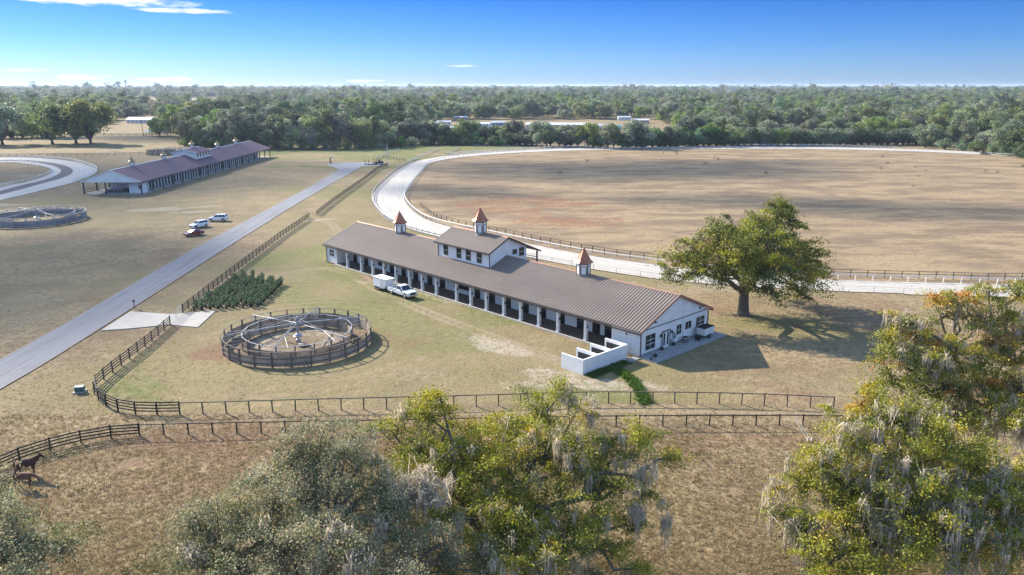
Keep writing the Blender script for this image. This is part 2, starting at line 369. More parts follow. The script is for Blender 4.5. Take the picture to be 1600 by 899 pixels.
# wear ring round the horse walker, bare strip along the barn front
WC = at(466.5, 535)
rw = np.hypot(X-WC.x, Y-WC.y); dirt_shade = np.maximum(dirt_shade, sm(9.9-rw, 0, .3)*0.95); red = np.maximum(red, np.exp(-((rw-10.8)/0.9)**2)*.5*sm(n2, .4, .65))
sand = np.maximum(sand, np.exp(-((rw-4.5)/2.6)**2)*.6*(rw < 7))
c, s = math.cos(BRZ), math.sin(BRZ); bu = (X-BA.x)*c+(Y-BA.y)*s; bv = -(X-BA.x)*s+(Y-BA.y)*c
near_b = (bv > 5) & (bv < 74); red = np.maximum(red, near_b*np.exp(-((bu+1.0)/0.8)**2)*.6*sm(n2, .35, .6))
# darker stretched mottling of the infield handled by the shader; far fields
moist = sm(n3, .42, .66)
Z = np.zeros_like(X); 
near = (np.abs(X) < 300) & (Y < 480)
Z += near*((fbm(X, Y, 18)-.5)*0.10 + (n4-.5)*0.05)*sm(Y, 30, 45)
flat = sm(np.minimum.reduce([dist_line(X, Y, np.r_[TR_IN, TR_IN[:1]]), dist_line(X, Y, np.r_[TR_OUT, TR_OUT[:1]]), dist_line(X, Y, (ROAD_L+ROAD_R)/2)]), 8, 14)
Z = Z*flat - 0.06
V = np.c_[X, Y, Z]; nx, ny = len(gx), len(gy)
ii = (np.arange(ny-1)[:,None]*nx + np.arange(nx-1)[None,:]).ravel()
F = np.c_[ii, ii+1, ii+1+nx, ii+nx]
drive = catmull(px((300,500),(345,470),(440,430),(520,420),(590,452),(650,480),(740,515),(830,548),(880,566)), 8); drive2 = catmull(px((497,342),(520,352),(540,385),(545,415),(575,440)), 8); drive3 = catmull(px((655,250),(672,240),(684,233),(700,226)), 6)
rut = np.minimum.reduce([dist_line(X, Y, lane), dist_line(X, Y, drive), dist_line(X, Y, drive2), dist_line(X, Y, drive3)])
ga = {'cover': np.c_[green, red, sand, dirt_shade], 'cover2': np.c_[infield, moist, np.clip(rut/10, 0, 1), np.ones_like(X)]}
def ground_material():
    m, t, p, o = new_mat('dry_pasture')
    geo = t.node('ShaderNodeNewGeometry'); pos = geo.outputs['Position']
    a1 = t.node('ShaderNodeAttribute', attribute_name='cover'); a2 = t.node('ShaderNodeAttribute', attribute_name='cover2')
    s1 = t.node('ShaderNodeSeparateColor'); t.put(s1.inputs[0], a1.outputs['Color']); s2 = t.node('ShaderNodeSeparateColor'); t.put(s2.inputs[0], a2.outputs['Color'])
    g_, r_, w_, d_ = s1.outputs[0], s1.outputs[1], s1.outputs[2], a1.outputs['Alpha']; inf, moi = s2.outputs[0], s2.outputs[1]
    na = t.noise(pos, 0.12, 3, 0.6); nb = t.noise(pos, 0.9, 3, 0.65); nc = t.noise(pos, 4.5, 2, 0.7); nd = t.noise(t.scale(pos, (0.45, 1.0, 1)), 0.10, 4, 0.72); ne = t.noise(pos, 14.0, 0, 0.6)
    def msk(src, lo, hi, k, *ns):           # cover mask broken up by noise at several scales
        v = src
        for n_, amp in ns: v = t.math('ADD', v, t.math('MULTIPLY', t.math('SUBTRACT', n_, .5), amp))
        return t.math('MULTIPLY', t.ramp(v, lo, hi), k)
    col = t.mix(t.ramp(na, .36, .66), (0.285,0.218,0.122), (0.205,0.153,0.090))
    col = t.mix(t.ramp(nb, .44, .66), col, (0.165,0.123,0.074))
    col = t.mix(t.math('MULTIPLY', t.ramp(t.math('ADD', na, t.math('MULTIPLY', nb, .5)), .74, .92), .55), col, (0.160,0.142,0.062))
    grn = t.mix(t.ramp(nb, .38, .64), (0.142,0.130,0.050), (0.225,0.188,0.084))
    col = t.mix(msk(g_, .10, .75, .88, (nb, 1.0), (nc, .5)), col, grn)
    col = t.mix(msk(g_, .62, 1.0, .9, (nb, .5)), col, t.mix(t.ramp(nb, .38, .64), (0.105,0.130,0.034), (0.160,0.165,0.055)))
    redc = t.mix(t.ramp(nc, .35, .65), (0.200,0.105,0.066), (0.150,0.080,0.054))
    col = t.mix(msk(r_, .25, .85, .78, (na, .8), (nb, 1.3), (nc, 1.0)), col, redc)
    straw = t.mix(t.ramp(nd, .40, .62), (0.325,0.240,0.138), (0.175,0.124,0.078))
    straw = t.mix(t.ramp(nb, .50, .72), straw, (0.165,0.116,0.078)); straw = t.mix(t.math('MULTIPLY', t.ramp(na, .5, .72), .6), straw, (0.175,0.125,0.088))
    straw = t.mix(msk(r_, .58, 1.25, .80, (na, 1.2), (nb, 2.6), (nc, 2.4)), straw, (0.235,0.090,0.042))
    col = t.mix(inf, col, straw)
    col = t.mix(msk(d_, .2, .8, .85, (nc, .8)), col, t.mix(t.ramp(nb, .4, .6), (0.125,0.092,0.066), (0.185,0.135,0.095)))
    col = t.mix(msk(w_, .35, 1.0, .80, (na, 1.0), (nb, 1.8), (nc, 2.2)), col, (0.42,0.36,0.29))
    rd = t.math('ABSOLUTE', t.math('SUBTRACT', t.math('MULTIPLY', s2.outputs[2], 10.0), t.math('ADD', .80, t.math('MULTIPLY', t.math('SUBTRACT', nb, .5), .5))))
    col = t.mix(t.math('MULTIPLY', t.math('SUBTRACT', 1.0, t.ramp(rd, .12, .55)), t.math('MULTIPLY', t.ramp(na, .30, .62), .65)), col, (0.315,0.245,0.165))
    col = t.mix(t.math('MULTIPLY', t.ramp(nc, .35, .75), .45), col, t.mix(0.5, col, (0.06,0.045,0.03)))
    col = t.mix(t.math('MULTIPLY', t.ramp(ne, .50, .72), .35), col, (0.38,0.31,0.21))
    t.put(p.inputs['Base Color'], col); p.inputs['Roughness'].default_value = 0.95; p.inputs['Specular IOR Level'].default_value = 0.1
    b = t.node('ShaderNodeBump'); b.inputs['Strength'].default_value = 0.9; b.inputs['Distance'].default_value = 0.16
    h = t.noise(pos, 2.2, 3, 0.75)
    t.put(b.inputs['Height'], h); t.l.new(b.outputs[0], p.inputs['Normal'])
    return m
M['ground'] = ground_material()
g = bpy.data.objects.new('ground', np_mesh('ground', V, F, M['ground'], ga, True)); COL.objects.link(g); g['kind'] = 'structure'

# ------------------------------------------------------------------ roads and tracks as sheets with their own length/width coordinates
def strip(name, A, B, mat_, z=0.03, n=260, closed=False, cols=10):
    if closed: A = np.r_[A, A[:1]]; B = np.r_[B, B[:1]]
    A = resample(A, n=n) if not closed else A; B = resample(B, n=n) if not closed else B
    k = len(A); tt = np.linspace(0, 1, cols+1)
    P = A[:,None,:]*(1-tt)[None,:,None] + B[:,None,:]*tt[None,:,None]
    mid = (A+B)/2; L = np.r_[0, np.cumsum(np.hypot(*np.diff(mid, axis=0).T))]; Wd = np.hypot(*(A-B).T)
    Vv = np.c_[P.reshape(-1,2), np.full(P.size//2, z)]
    i = (np.arange(k-1)[:,None]*(cols+1)+np.arange(cols)[None,:]).ravel()
    Ff = np.c_[i, i+1, i+cols+2, i+cols+1]
    uv = np.zeros((k, cols+1, 4)); uv[...,0] = L[:,None]; uv[...,1] = tt[None,:]*Wd[:,None]; uv[...,2] = tt[None,:]; uv[...,3] = 1
    me = np_mesh(name, Vv, Ff, mat_, {'lane': uv.reshape(-1,4)})
    o = bpy.data.objects.new(name, me); COL.objects.link(o); o['kind'] = 'structure'
    return o
def lane_mat(name, c1, c2, edge=None, streak=1.0, bump=0.4, fine=(0.5,0.5,0.5), mid=None):
    m, t, p, o = new_mat(name)
    a = t.node('ShaderNodeAttribute', attribute_name='lane'); s = t.node('ShaderNodeSeparateColor'); t.put(s.inputs[0], a.outputs['Color'])
    cv = t.node('ShaderNodeCombineXYZ'); t.put(cv.inputs[0], t.math('MULTIPLY', s.outputs[0], 0.035)); t.put(cv.inputs[1], s.outputs[1])
    st = t.noise(cv.outputs[0], 1.1, 6, 0.7); geo = t.node('ShaderNodeNewGeometry'); nz = t.noise(geo.outputs['Position'], 0.35, 6, 0.65); nf = t.noise(geo.outputs['Position'], 5, 3, .6)
    col = t.mix(t.math('MULTIPLY', t.ramp(st, .46, .66), streak), c1, c2)
    col = t.mix(t.math('MULTIPLY', t.ramp(nz, .45, .75), .5), col, c2)
    col = t.mix(t.math('MULTIPLY', t.ramp(nf, .45, .75), .3), col, t.mix(.5, col, fine))
    if mid: 
        for (lo, hi, cc) in mid:
            f = t.math('MULTIPLY', t.ramp(t.math('ADD', s.outputs[2], t.math('MULTIPLY', t.math('SUBTRACT', nz, .5), .03)), lo-.015, lo+.015), t.math('SUBTRACT', 1.0, t.ramp(t.math('ADD', s.outputs[2], t.math('MULTIPLY', t.math('SUBTRACT', nz, .5), .03)), hi-.015, hi+.015)))
            col = t.mix(f, col, cc)
    if edge:
        e = t.math('ABSOLUTE', t.math('SUBTRACT', s.outputs[2], .5)); f = t.ramp(t.math('ADD', e, t.math('ADD', t.math('MULTIPLY', t.math('SUBTRACT', nz, .5), .14), t.math('MULTIPLY', t.math('SUBTRACT', nf, .5), .07))), .462, .492)
        col = t.mix(t.math('MULTIPLY', f, .92), col, edge)
    t.put(p.inputs['Base Color'], col); p.inputs['Roughness'].default_value = 0.92
    b = t.node('ShaderNodeBump'); b.inputs['Strength'].default_value = bump; b.inputs['Distance'].default_value = 0.05
    t.put(b.inputs['Height'], t.math('ADD', st, t.math('MULTIPLY', nf, .3))); t.l.new(b.outputs[0], p.inputs['Normal'])
    return m
M['track'] = lane_mat('pale_track_sand', (0.43,0.40,0.35), (0.285,0.26,0.225), (0.26,0.20,0.14), 1.0, 1.0)
M['track2'] = lane_mat('pale_track_sand_with_dark_lane', (0.43,0.405,0.365), (0.30,0.28,0.25), None, 1.0, 0.6, mid=[(.50,.78,(0.055,0.052,0.062))])
M['asphalt'] = lane_mat('worn_grey_asphalt', (0.165,0.172,0.192), (0.105,0.110,0.124), (0.22,0.165,0.11), 0.95, 0.3, (0.12,0.12,0.13))
strip('training_track', TR_OUT, TR_IN, M['track'], 0.035, closed=True, cols=12)
strip('small_training_track', L_OUT, L_IN, M['track2'], 0.035, n=160, cols=14)
strip('paved_road', ROAD_L, ROAD_R, M['asphalt'], 0.035, n=160)
def sheet(name, poly, z, mat_):
    mb = MB(); n = len(poly); mb.add([(p[0], p[1], z) for p in poly], [tuple(range(n))]); me = mb.mesh(name, mat_)
    if me.polygons[0].normal.z < 0: me.flip_normals()
    o = bpy.data.objects.new(name, me); COL.objects.link(o); o['kind'] = 'structure'; return o
M['asphalt_flat'] = mat('worn_asphalt_pad', (0.22,0.225,0.24), 0.9, 0.14, 0.3, bump=.2)
sheet('paved_turnaround', px((530,264.8),(511,258.6),(513,255.6),(540,254.2),(570,253.6),(598,256),(602,259.5),(570,260.2),(566.5,260.4)), 0.031, M['asphalt_flat'])
# concrete apron through the gate, laid in slabs
ap = thing('concrete_apron', 'pale concrete apron leading from the road through the open gate', 'apron', (0,0,0)); del ap['label'], ap['category']; ap['kind'] = 'structure'
def slab(poly, z=0.06):
    mb = MB(); n = len(poly); mb.add([(p[0],p[1],-0.1) for p in poly]+[(p[0],p[1],z) for p in poly], [tuple(range(n)), tuple(reversed(range(n,2*n)))]+[(i,(i+1)%n,(i+1)%n+n,i+n) for i in range(n)]); return mb
M['apron'] = mat('pale_driveway_concrete', (0.41,0.38,0.335), 0.9, 0.10, 0.35, bump=.1)
TOP = px((204,487),(240,489.6),(266,491.5),(285,490),(312,487.5),(338,485.5)); BOT = px((158,517),(196,514.4),(228,511.6),(262,507.6),(286,510),(309,512))
for i in range(5):
    f = .996
    q = [Vector(TOP[i]), Vector(TOP[i+1]), Vector(BOT[i+1]), Vector(BOT[i])]; cc = sum(q, Vector((0,0)))/4
    slab([cc+(p-cc)*f for p in q]).build('slab', M['apron'], ap)
# ------------------------------------------------------------------ barns
def bx(*a): return MB().box(*a)
def window(parent, name, face, a0, a1, z0, z1, pos, out, fw=0.10, bars=(1,1), depth=0.06, label=None):
    """face 'x': window in a plane x=pos (a = y); face 'y': plane y=pos (a = x); out = outward sign. frame > pane (recessed), muntin"""
    d0, d1 = sorted((pos + out*0.012, pos + out*depth))
    def B(mb, a, b, c, d, e0, e1):
        return mb.box(e0, e1, a, b, c, d) if face == 'x' else mb.box(a, b, e0, e1, c, d)
    f = MB(); B(f, a0-fw, a0, z0-fw, z1+fw, d0, d1); B(f, a1, a1+fw, z0-fw, z1+fw, d0, d1); B(f, a0, a1, z1, z1+fw, d0, d1); B(f, a0, a1, z0-fw, z0, d0, d1)
    fo = f.build(name, M['trim'], parent)
    if label: fo['label'] = label
    g0, g1 = sorted((pos + out*0.004, pos + out*0.02)); p = MB(); B(p, a0, a1, z0, z1, g0, g1); p.build('pane', M['glass'], fo)
    nb, nh = bars
    w0, w1 = sorted((pos + out*0.022, pos + out*(depth-0.012)))
    for i in range(1, nh+1):
        zz = z0+(z1-z0)*i/(nh+1); m_ = MB(); B(m_, a0, a1, zz-.03, zz+.03, w0, w1); m_.build('muntin', M['white_paint'], fo)
    for i in range(1, nb+1):
        aa = a0+(a1-a0)*i/(nb+1); m_ = MB(); B(m_, aa-.022, aa+.022, z0, z1, w0, w1-.004); m_.build('muntin', M['white_paint'], fo)
    return fo
def gable_roof(parent, name, x0, x1, xr, y0, y1, ze, zr, ze2, mat_, ribm, rib_dy, th=0.14, cap=None, caph=0.05, rib_h=0.045, rib_w=0.075, rake=None):
    """two slopes meeting at ridge x=xr; children: rib (each standing seam), ridge_cap, rake_trim"""
    ro = MB().prism([(x0,ze),(xr,zr),(x1,ze2),(x1,ze2-th),(xr,zr-th),(x0,ze-th)], y0, y1).build(name, mat_, parent)
    for sgn, xe, z_e in ((-1, x0, ze), (1, x1, ze2)):
        L = math.hypot(xe-xr, z_e-zr); nrm = Vector((z_e-zr, 0, -(xe-xr))) if sgn < 0 else Vector((-(z_e-zr), 0, xe-xr)); nrm.normalize()
        if nrm.z < 0: nrm = -nrm
        a = Vector((xe, 0, z_e)) + nrm*(rib_h/2-.003); b = Vector((xr, 0, zr)) + nrm*(rib_h/2-.003) - Vector((xr-xe,0,zr-z_e)).normalized()*0.12
        me = MB().bar(a, b, rib_w, rib_h, up=nrm).mesh('rib', ribm)
        n = int((y1-y0)/rib_dy); st = (y1-y0)/n
        for i in range(n+1): place('rib', me, ro, (0, y0 + min(max(i*st, .05), y1-y0-.05), 0))
    if cap: MB().prism([(xr-.24, zr-.24*(zr-ze)/(xr-x0)+.055),(xr, zr+.075),(xr+.24, zr-.24*(zr-ze2)/(x1-xr)+.055),(xr, zr+.02)], y0-.02, y1+.02).build('ridge_cap', cap, ro)
    if rake:
        for yy0, yy1 in ((y0-.06, y0-.005), (y1+.005, y1+.06)):
            MB().prism([(x0,ze+.06),(xr,zr+.07),(x1,ze2+.06),(x1,ze2-th-.08),(xr,zr-th-.08),(x0,ze-th-.08)], yy0, yy1).build('rake_trim', rake, ro)
    return ro
def cupola(parent, x, y, z0, zb, ze, za, r, rr, roofm, n=6, ph=0.0, arches=True, wallm=None):
    """polygonal lantern: body part > base_band, arch_panel per side, corner_post, bell-cast roof, finial"""
    wallm = wallm or M['white_paint']
    b = MB().lathe([(r,0),(r,ze-z0)], n, (0,0,0), ph).build('cupola', wallm, parent); b.location = (x, y, z0)
    H_ = ze-z0; ap = r*math.cos(math.pi/n); side = 2*r*math.sin(math.pi/n)
    MB().lathe([(r*1.04,0),(r*1.04,.12)], n, (0,0,zb-z0), ph).build('base_band', M['trim'], b)
    MB().lathe([(r*1.05,0),(r*1.16,.10),(r*1.16,.18)], n, (0,0,H_-.18), ph).build('cornice', M['trim'], b)
    cp = MB().box(-.055,.055,-.055,.055,0,H_-.18-(zb-z0)-.12).mesh('corner_post', M['trim'])
    for i in range(n):
        t = ph+2*math.pi*i/n; place('corner_post', cp, b, (r*math.cos(t), r*math.sin(t), zb-z0+.12), t)
    if arches:
        wv = side*.30; h0 = .30; h1 = (H_-(zb-z0))*.58
        def arch(wd, inset, x0, x1, lo, hi):
            pts = [(-wd, lo)] + [(wd*math.cos(math.pi-math.pi*k/8), hi+wd*math.sin(math.pi*k/8)) for k in range(9)] + [(wd, lo)]
            return MB().prism(pts, x0, x1, 'x')
        me = arch(wv+.07, 0, .0, .035, h0-.07, h1).mesh('arch_surround', M['trim']); me2 = arch(wv, 0, .0, .05, h0, h1).mesh('arch_panel', wallm)
        for i in range(n):
            t = ph+2*math.pi*(i+.5)/n
            for nm, mm, off in (('arch_surround', me, ap+.004), ('arch_panel', me2, ap+.010)):
                place(nm, mm, b, (off*math.cos(t), off*math.sin(t), zb-z0), t)
    prof = [(rr, H_-.02), (rr*1.0, H_+.04), (rr*.70, H_+.36*(za-ze)*.55), (rr*.36, H_+(za-ze)*.60), (rr*.05, H_+(za-ze)*.95), (.02, za-z0)]
    MB().lathe(prof, n, (0,0,0), ph).build('cupola_roof', roofm, b)
    rb = MB()
    for i in range(n):
        t = ph+2*math.pi*i/n; rb.tube([(p[0]*math.cos(t), p[0]*math.sin(t), p[1]+.01) for p in prof[1:]], [.035]*5, 4)
    rb.build('hip_rib', roofm, b)
    MB().lathe([(.03,0),(.07,.08),(.03,.16),(.015,.4)], 6, (0,0,za-z0-.05)).build('finial', roofm, b)
    return b

# ---- main barn
B = thing('horse_barn', 'long white horse barn with brown metal roof and three copper cupolas', 'barn', BA, BRZ)
L_, W_ = 77.7, 15.4
SL = 0.443; zf = lambda x: 3.42 + (min(x, W_-x)+.5)*SL
bx(-.42, W_+.2, -.05, L_+.1, -.1, .10).build('floor_slab', M['pavers'], B)
bx(-.62, -.425, 4.7, 74.2, -.1, .14).build('kerb', M['conc'], B)
def gwall(y0, y1):
    return MB().prism([(0,0),(W_,0),(W_,zf(W_)-.16),(W_/2,zf(W_/2)-.16),(0,zf(0)-.16)], y0, y1)
gw = gwall(0.0, .25).build('end_wall', M['white'], B)
gwall(L_-.25, L_).build('end_wall', M['white'], B)
bx(0, .22, .25, 4.8, .1, 3.36).build('front_wall', M['white'], B); bx(0, .22, 74.0, L_-.25, .1, 3.36).build('front_wall', M['white'], B)
bx(.22, 3.4, 4.55, 4.8, .1, 3.5).build('porch_end_wall', M['white'], B); bx(.22, 3.4, 74.0, 74.25, .1, 3.5).build('porch_end_wall', M['white'], B)
bx(W_-.22, W_, .25, L_-.25, .1, 3.36).build('rear_wall', M['white'], B)
bx(.05, W_-.05, -.02, 0.0, .1, .34).build('plinth', M['conc_dark'], B)
cols = [9.3,14.5,18.3,22.1,25.8,29.8,33.5,37.1,42.4,46.3,49.9,54.0,57.7,61.4,65.2,70.1]
stops = [4.8]+cols+[74.0]
SWX = 3.4                                            # stall front, behind the porch
swall = MB(); 
door_me = MB().box(-.09,-.0,-.60,.60,.0,2.35).mesh('stall_door', M['dark'])
bar_me = MB().box(-.125,-.092,-.54,.54,1.15,1.19).mesh('door_rail', M['galv_mesh'])
frame_me = MB().box(-.06,.0,-.70,-.602,0,2.45).box(-.06,.0,.602,.70,0,2.45).box(-.06,0,-.70,.70,2.352,2.45).mesh('door_frame', M['trim'])
lamp_me = MB().box(-.16,0,-.14,.14,0,.22).mesh('wall_lamp', M['trim'])
feeder_me = MB().box(-.30,0,-.35,.35,0,.42).mesh('feed_hatch', M['trim'])
bx(SWX, SWX+.2, 4.8, 74.0, .1, 5.0).build('stall_front_wall', M['white'], B)
r5 = random.Random(5)
for i in range(len(stops)-1):
    a, b = stops[i], stops[i+1]; yc = b-1.25 if b-a > 3 else (a+b)/2
    kinds = ['door']
    if i in (8, 14): kinds = ['wide']
    if 'door' in kinds:
        d = place('stall_door', door_me, B, (SWX-.004, yc, .12)); place('door_rail', bar_me, d); place('door_frame', frame_me, d)
        if i in (1,): d = place('stall_door', door_me, B, (SWX-.004, a+1.0, .12)); place('door_frame', frame_me, d)
    else:
        MB().box(SWX-.06, SWX-.004, a+.5, b-.5, .9, 2.7).build('bay_shade_panel', M['dark'], B); MB().box(SWX-.10, SWX-.062, a+.4, b-.4, .80, .9).build('bay_ledge', M['conc'], B)  # flat near-black panel paints the shade inside an open bay
    place('wall_lamp', lamp_me, B, (SWX-.004, a+.8+r5.random()*.5, 2.55))
    if r5.random() < .55: place('feed_hatch', feeder_me, B, (SWX-.004, a+1.2, 2.0))
col_me = MB().box(-.21,.21,-.21,.21,.10,3.22).box(-.26,.26,-.26,.26,.10,.30).box(-.25,.25,-.25,.25,3.05,3.22).mesh('column', M['white_paint'])
lan_me = MB().box(-.10,.10,-.10,-.0,0,.34).mesh('lantern', M['trim'])
for y in cols:
    c_ = place('column', col_me, B, (0, y, 0)); place('lantern', lan_me, c_, (0, -.215, 1.9)); 
bx(-.12, .12, 4.8, 74.0, 3.22, 3.42).build('beam', M['trim'], B)
bx(-.10, 3.4, 4.8, 74.0, 3.44, 3.47).build('porch_ceiling', M['white'], B)
ROOF = gable_roof(B, 'roof', -.55, W_+.55, W_/2, -.45, L_+.5, zf(-.05)-.02, zf(W_/2), zf(-.05)-.02, M['roof'], M['roof'], 0.50, rib_h=.075, rib_w=.13, cap=M['copper_trim'], rake=M['copper_trim'])
bx(-.70, -.555, -.5, L_+.55, 3.20, 3.36).build('gutter', M['trim'], B)
bx(W_+.555, W_+.70, -.5, L_+.55, 3.20, 3.36).build('gutter', M['trim'], B)
for (xx, yy) in ((-.06,-.07), (-.06, L_+.07), (W_+.06, -.07)): bx(xx-.06, xx+.06, yy-.055, yy+.055, .1, 3.22).build('downspout', M['trim'], B)
bx(9.35, 9.47, -.10, -.004, .1, 4.4).build('conduit_pipe', M['white_paint'], B)
bx(.2, W_-.2, -.05, -.003, 3.44, 3.54).build('trim_band', M['trim'], B)
# end wall openings (facing the camera's right)
for (a0,a1,z0,z1,br) in ((1.2,2.9,.85,2.55,(1,2)),(8.05,8.8,1.45,2.5,(1,1)),(10.1,11.15,1.75,2.5,(1,0)),(12.75,14.4,1.0,2.6,(1,2))):
    window(B, 'window', 'y', a0, a1, z0, z1, 0.0, -1, .13, br, .08)
dr = MB().box(4.55,4.70,-.09,-.004,.1,2.5).box(6.30,6.45,-.09,-.004,.1,2.5).box(4.70,6.30,-.09,-.004,2.35,2.5).build('double_door', M['trim'], B)
for a0, a1 in ((4.72,5.48),(5.52,6.28)):
    MB().box(a0,a1,-.05,-.006,.1,2.33).build('door_leaf', M['white_paint'], dr); MB().box(a0+.20,a1-.20,-.062,-.051,.4,2.2).build('pane', M['glass'], dr)
for a in (4.2, 6.75): MB().box(a-.1,a+.1,-.2,-.004,1.85,2.2).build('sconce', M['trim'], B)
for a, z in ((2.9,4.1),(13.2,4.0)): MB().box(a-.12,a+.12,-.22,-.004,z,z+.16).build('flood_lamp', M['trim'], B)
mt = MB().box(7.0,7.35,-.16,-.004,1.3,1.9).box(7.12,7.22,-.10,-.004,.3,1.3).build('meter_box', M['galv_mesh'], B); MB().box(7.42,7.66,-.14,-.004,.9,1.5).build('breaker_panel', M['galv_mesh'], B)
MB().box(6.62,6.80,-.12,-.004,.4,1.0).build('valve_box', M['galv_mesh'], B)
window(B, 'window', 'x', 75.2, 76.4, 1.5, 2.5, 0.0, -1, .10, (1,1), .07)
MB().box(-.14,-.004,2.2,2.4,2.6,2.8).build('sconce', M['trim'], B)
# upper storey
U0, U1, UX0, UX1 = 33.5, 46.7, 4.0, 12.3
zu = lambda x: 8.05+(x-3.5)*.488 if x < 7.7 else 10.1-(x-7.7)*.43
ux = MB().prism([(UX0,5.2),(UX1,4.6),(UX1,zu(UX1)-.16),(7.7,zu(7.7)-.16),(UX0,zu(UX0)-.16)], U0, U1).build('upper_storey', M['white'], B)
UR = gable_roof(B, 'upper_roof', 3.45, 15.3, 7.7, U0-.5, U1+.5, 8.03, 10.1, 6.83, M['roof'], M['roof'], .46, rib_h=.065, rib_w=.11, cap=M['copper_trim'], rake=M['trim'])
bx(3.30, 3.447, U0-.5, U1+.5, 7.80, 7.96).build('gutter', M['trim'], B)
for y in (U0-.05, U1+.05): bx(3.90, 3.995, y-.06, y+.06, 5.3, 7.9).build('downspout', M['trim'], B)
MB().box(3.90,3.996,U0-.05,U1+.05,5.30,5.46).build('flashing', M['trim'], B)
for c0 in (36.0, 38.75, 41.2, 44.7): window(B, 'window', 'x', c0-.48, c0+.48, 6.05, 7.45, UX0, -1, .12, (0,1), .07)
window(B, 'window', 'y', 9.2, 9.95, 7.1, 7.7, U0, -1, .10, (0,0), .07); window(B, 'window', 'y', 10.7, 11.6, 6.6, 7.8, U0, -1, .10, (0,1), .07)
for y in (U0+.15, U1-.15, 40.1): bx(14.9, 15.12, y-.11, y+.11, 3.6, 6.75).build('balcony_post', M['post_wood'], B)
for z in (5.15, 5.6): bx(14.95, 15.05, U0+.3, U1-.3, z, z+.08).build('balcony_rail', M['trim'], B)
bx(12.3, 15.2, U0, U1, 4.70, 4.85).build('balcony_deck', M['conc'], B)
cupola(B, W_/2, 63.2, 6.0, 6.75, 8.75, 10.9, 1.02, 1.42, M['copper'], 6, R(12))
cupola(B, 7.7, 39.9, 9.2, 9.85, 12.0, 14.2, 1.02, 1.42, M['copper'], 6, R(12))
cupola(B, W_/2, 16.7, 6.0, 6.75, 8.65, 10.85, 1.02, 1.42, M['copper'], 6, R(12))
# patio slab at the end
ps = thing('patio', '', ''); del ps['label'], ps['category']; ps['kind'] = 'structure'; ps.location = BA; ps.rotation_euler = (0,0,BRZ)
for i in range(5): bx(-.2+i*3.3, -.2+i*3.3+3.28, -2.75, -.06, -.1, .11).build('slab', M['conc_dark'], ps)

# ---- far barn
FA = at(222, 303.7); FRZ = R(180)                    # x = depth (to -X world), y = -? handled with az 90
F_ = thing('horse_barn', 'distant white stable with purplish roof, dark posts and five small gold cupolas', 'barn', FA, R(0))
FL, FW = 136.0, 18.6                                  # local x runs 0..-FW, y runs 0..FL
bx(-FW-.1, .1, -.1, FL+.1, -.1, .08).build('floor_slab', M['conc'], F_)
EZ, RZ = 4.05, 7.75
gable_roof(F_, 'roof', -FW-.6, .6, -FW/2, -.5, FL+.5, EZ, RZ, EZ, M['roof2'], M['roof2'], 1.1, cap=M['white_paint'], rake=M['white_paint'], rib_h=.05)
MB().prism([(-FW-.3,EZ-.2),(-FW/2,RZ-.35),(.3,EZ-.2)], -.44, -.25).build('gable_panel', M['white'], F_)
MB().prism([(-FW-.3,EZ-.2),(-FW/2,RZ-.35),(.3,EZ-.2)], FL+.25, FL+.44).build('gable_panel', M['white'], F_)
bx(.1, .25, -.4, FL+.4, EZ-.42, EZ-.16).build('beam', M['trim'], F_); bx(-FW-.25, -FW-.1, -.4, FL+.4, EZ-.42, EZ-.16).build('beam', M['trim'], F_)
pm = MB().box(-.18,.18,-.18,.18,0,EZ-.2).mesh('post', M['blackwood'])
n = 18
for i in range(n): place('post', pm, F_, (0, FL*i/(n-1), 0)); place('post', pm, F_, (-FW, FL*i/(n-1), 0))
place('post', pm, F_, (-FW*.62, 0, 0))
bx(-FW+4, -3.2, 9, FL-8, .05, 4.0).build('stall_block', M['white'], F_)
dm = MB().box(0,.08,-.62,.62,0,2.5).mesh('stall_door', M['dark'])
gm = MB().box(.082,.11,-.5,.5,1.4,1.46).mesh('door_rail', M['white_paint'])
y = 10.6
while y < FL-9.5:
    d = place('stall_door', dm, F_, (-3.197, y, .1)); place('door_rail', gm, d); y += 2.45
bx(-5.2, -1.0, 2.4, 2.6, .05, 3.2).build('screen_wall', M['white'], F_); bx(-1.0, -.8, 2.4, 6.0, .05, 3.2).build('screen_wall', M['white'], F_)
window(F_, 'window', 'y', -1.9, -1.3, 1.5, 2.5, 2.4, -1, .08, (0,1), .06)
for z in (.5, 1.0, 1.45): bx(-FW+.2, -FW+.3, .2, 9, z, z+.12).build('porch_rail', M['blackwood'], F_); bx(-FW*.62+.2, -5.4, -.05, .05, z, z+.12).build('porch_rail', M['blackwood'], F_)
MB().prism([(-FW/2-4.4,6.0),(-FW/2+4.9,6.0),(-FW/2+4.9,8.45),(-FW/2,9.55),(-FW/2-4.4,8.3)], 57, 72).build('upper_storey', M['white'], F_)
gable_roof(F_, 'upper_roof', -FW/2-5.0, -FW/2+5.5, -FW/2, 56.4, 72.6, 8.35, 9.85, 8.4, M['roof2'], M['roof2'], 1.1, cap=M['white_paint'], rake=M['white_paint'], rib_h=.05)
for c0 in (58.6, 61.4, 64.4, 67.4, 70.3): window(F_, 'window', 'x', c0-.6, c0+.6, 6.75, 8.0, -FW/2+4.9, 1, .12, (0,0), .06)
M['gold'] = mat('pale_gold_metal', (0.55,0.36,0.14), 0.45, 0.1, 1.5, metal=.2)
for y, zb in ((14.8, RZ-.1), (39.5, RZ-.1), (65.8, 9.75), (93, RZ-.1), (116, RZ-.1)): cupola(F_, -FW/2, y, zb-.8, zb, zb+1.5, zb+3.1, .78, 1.25, M['gold'], 6, R(20), False)
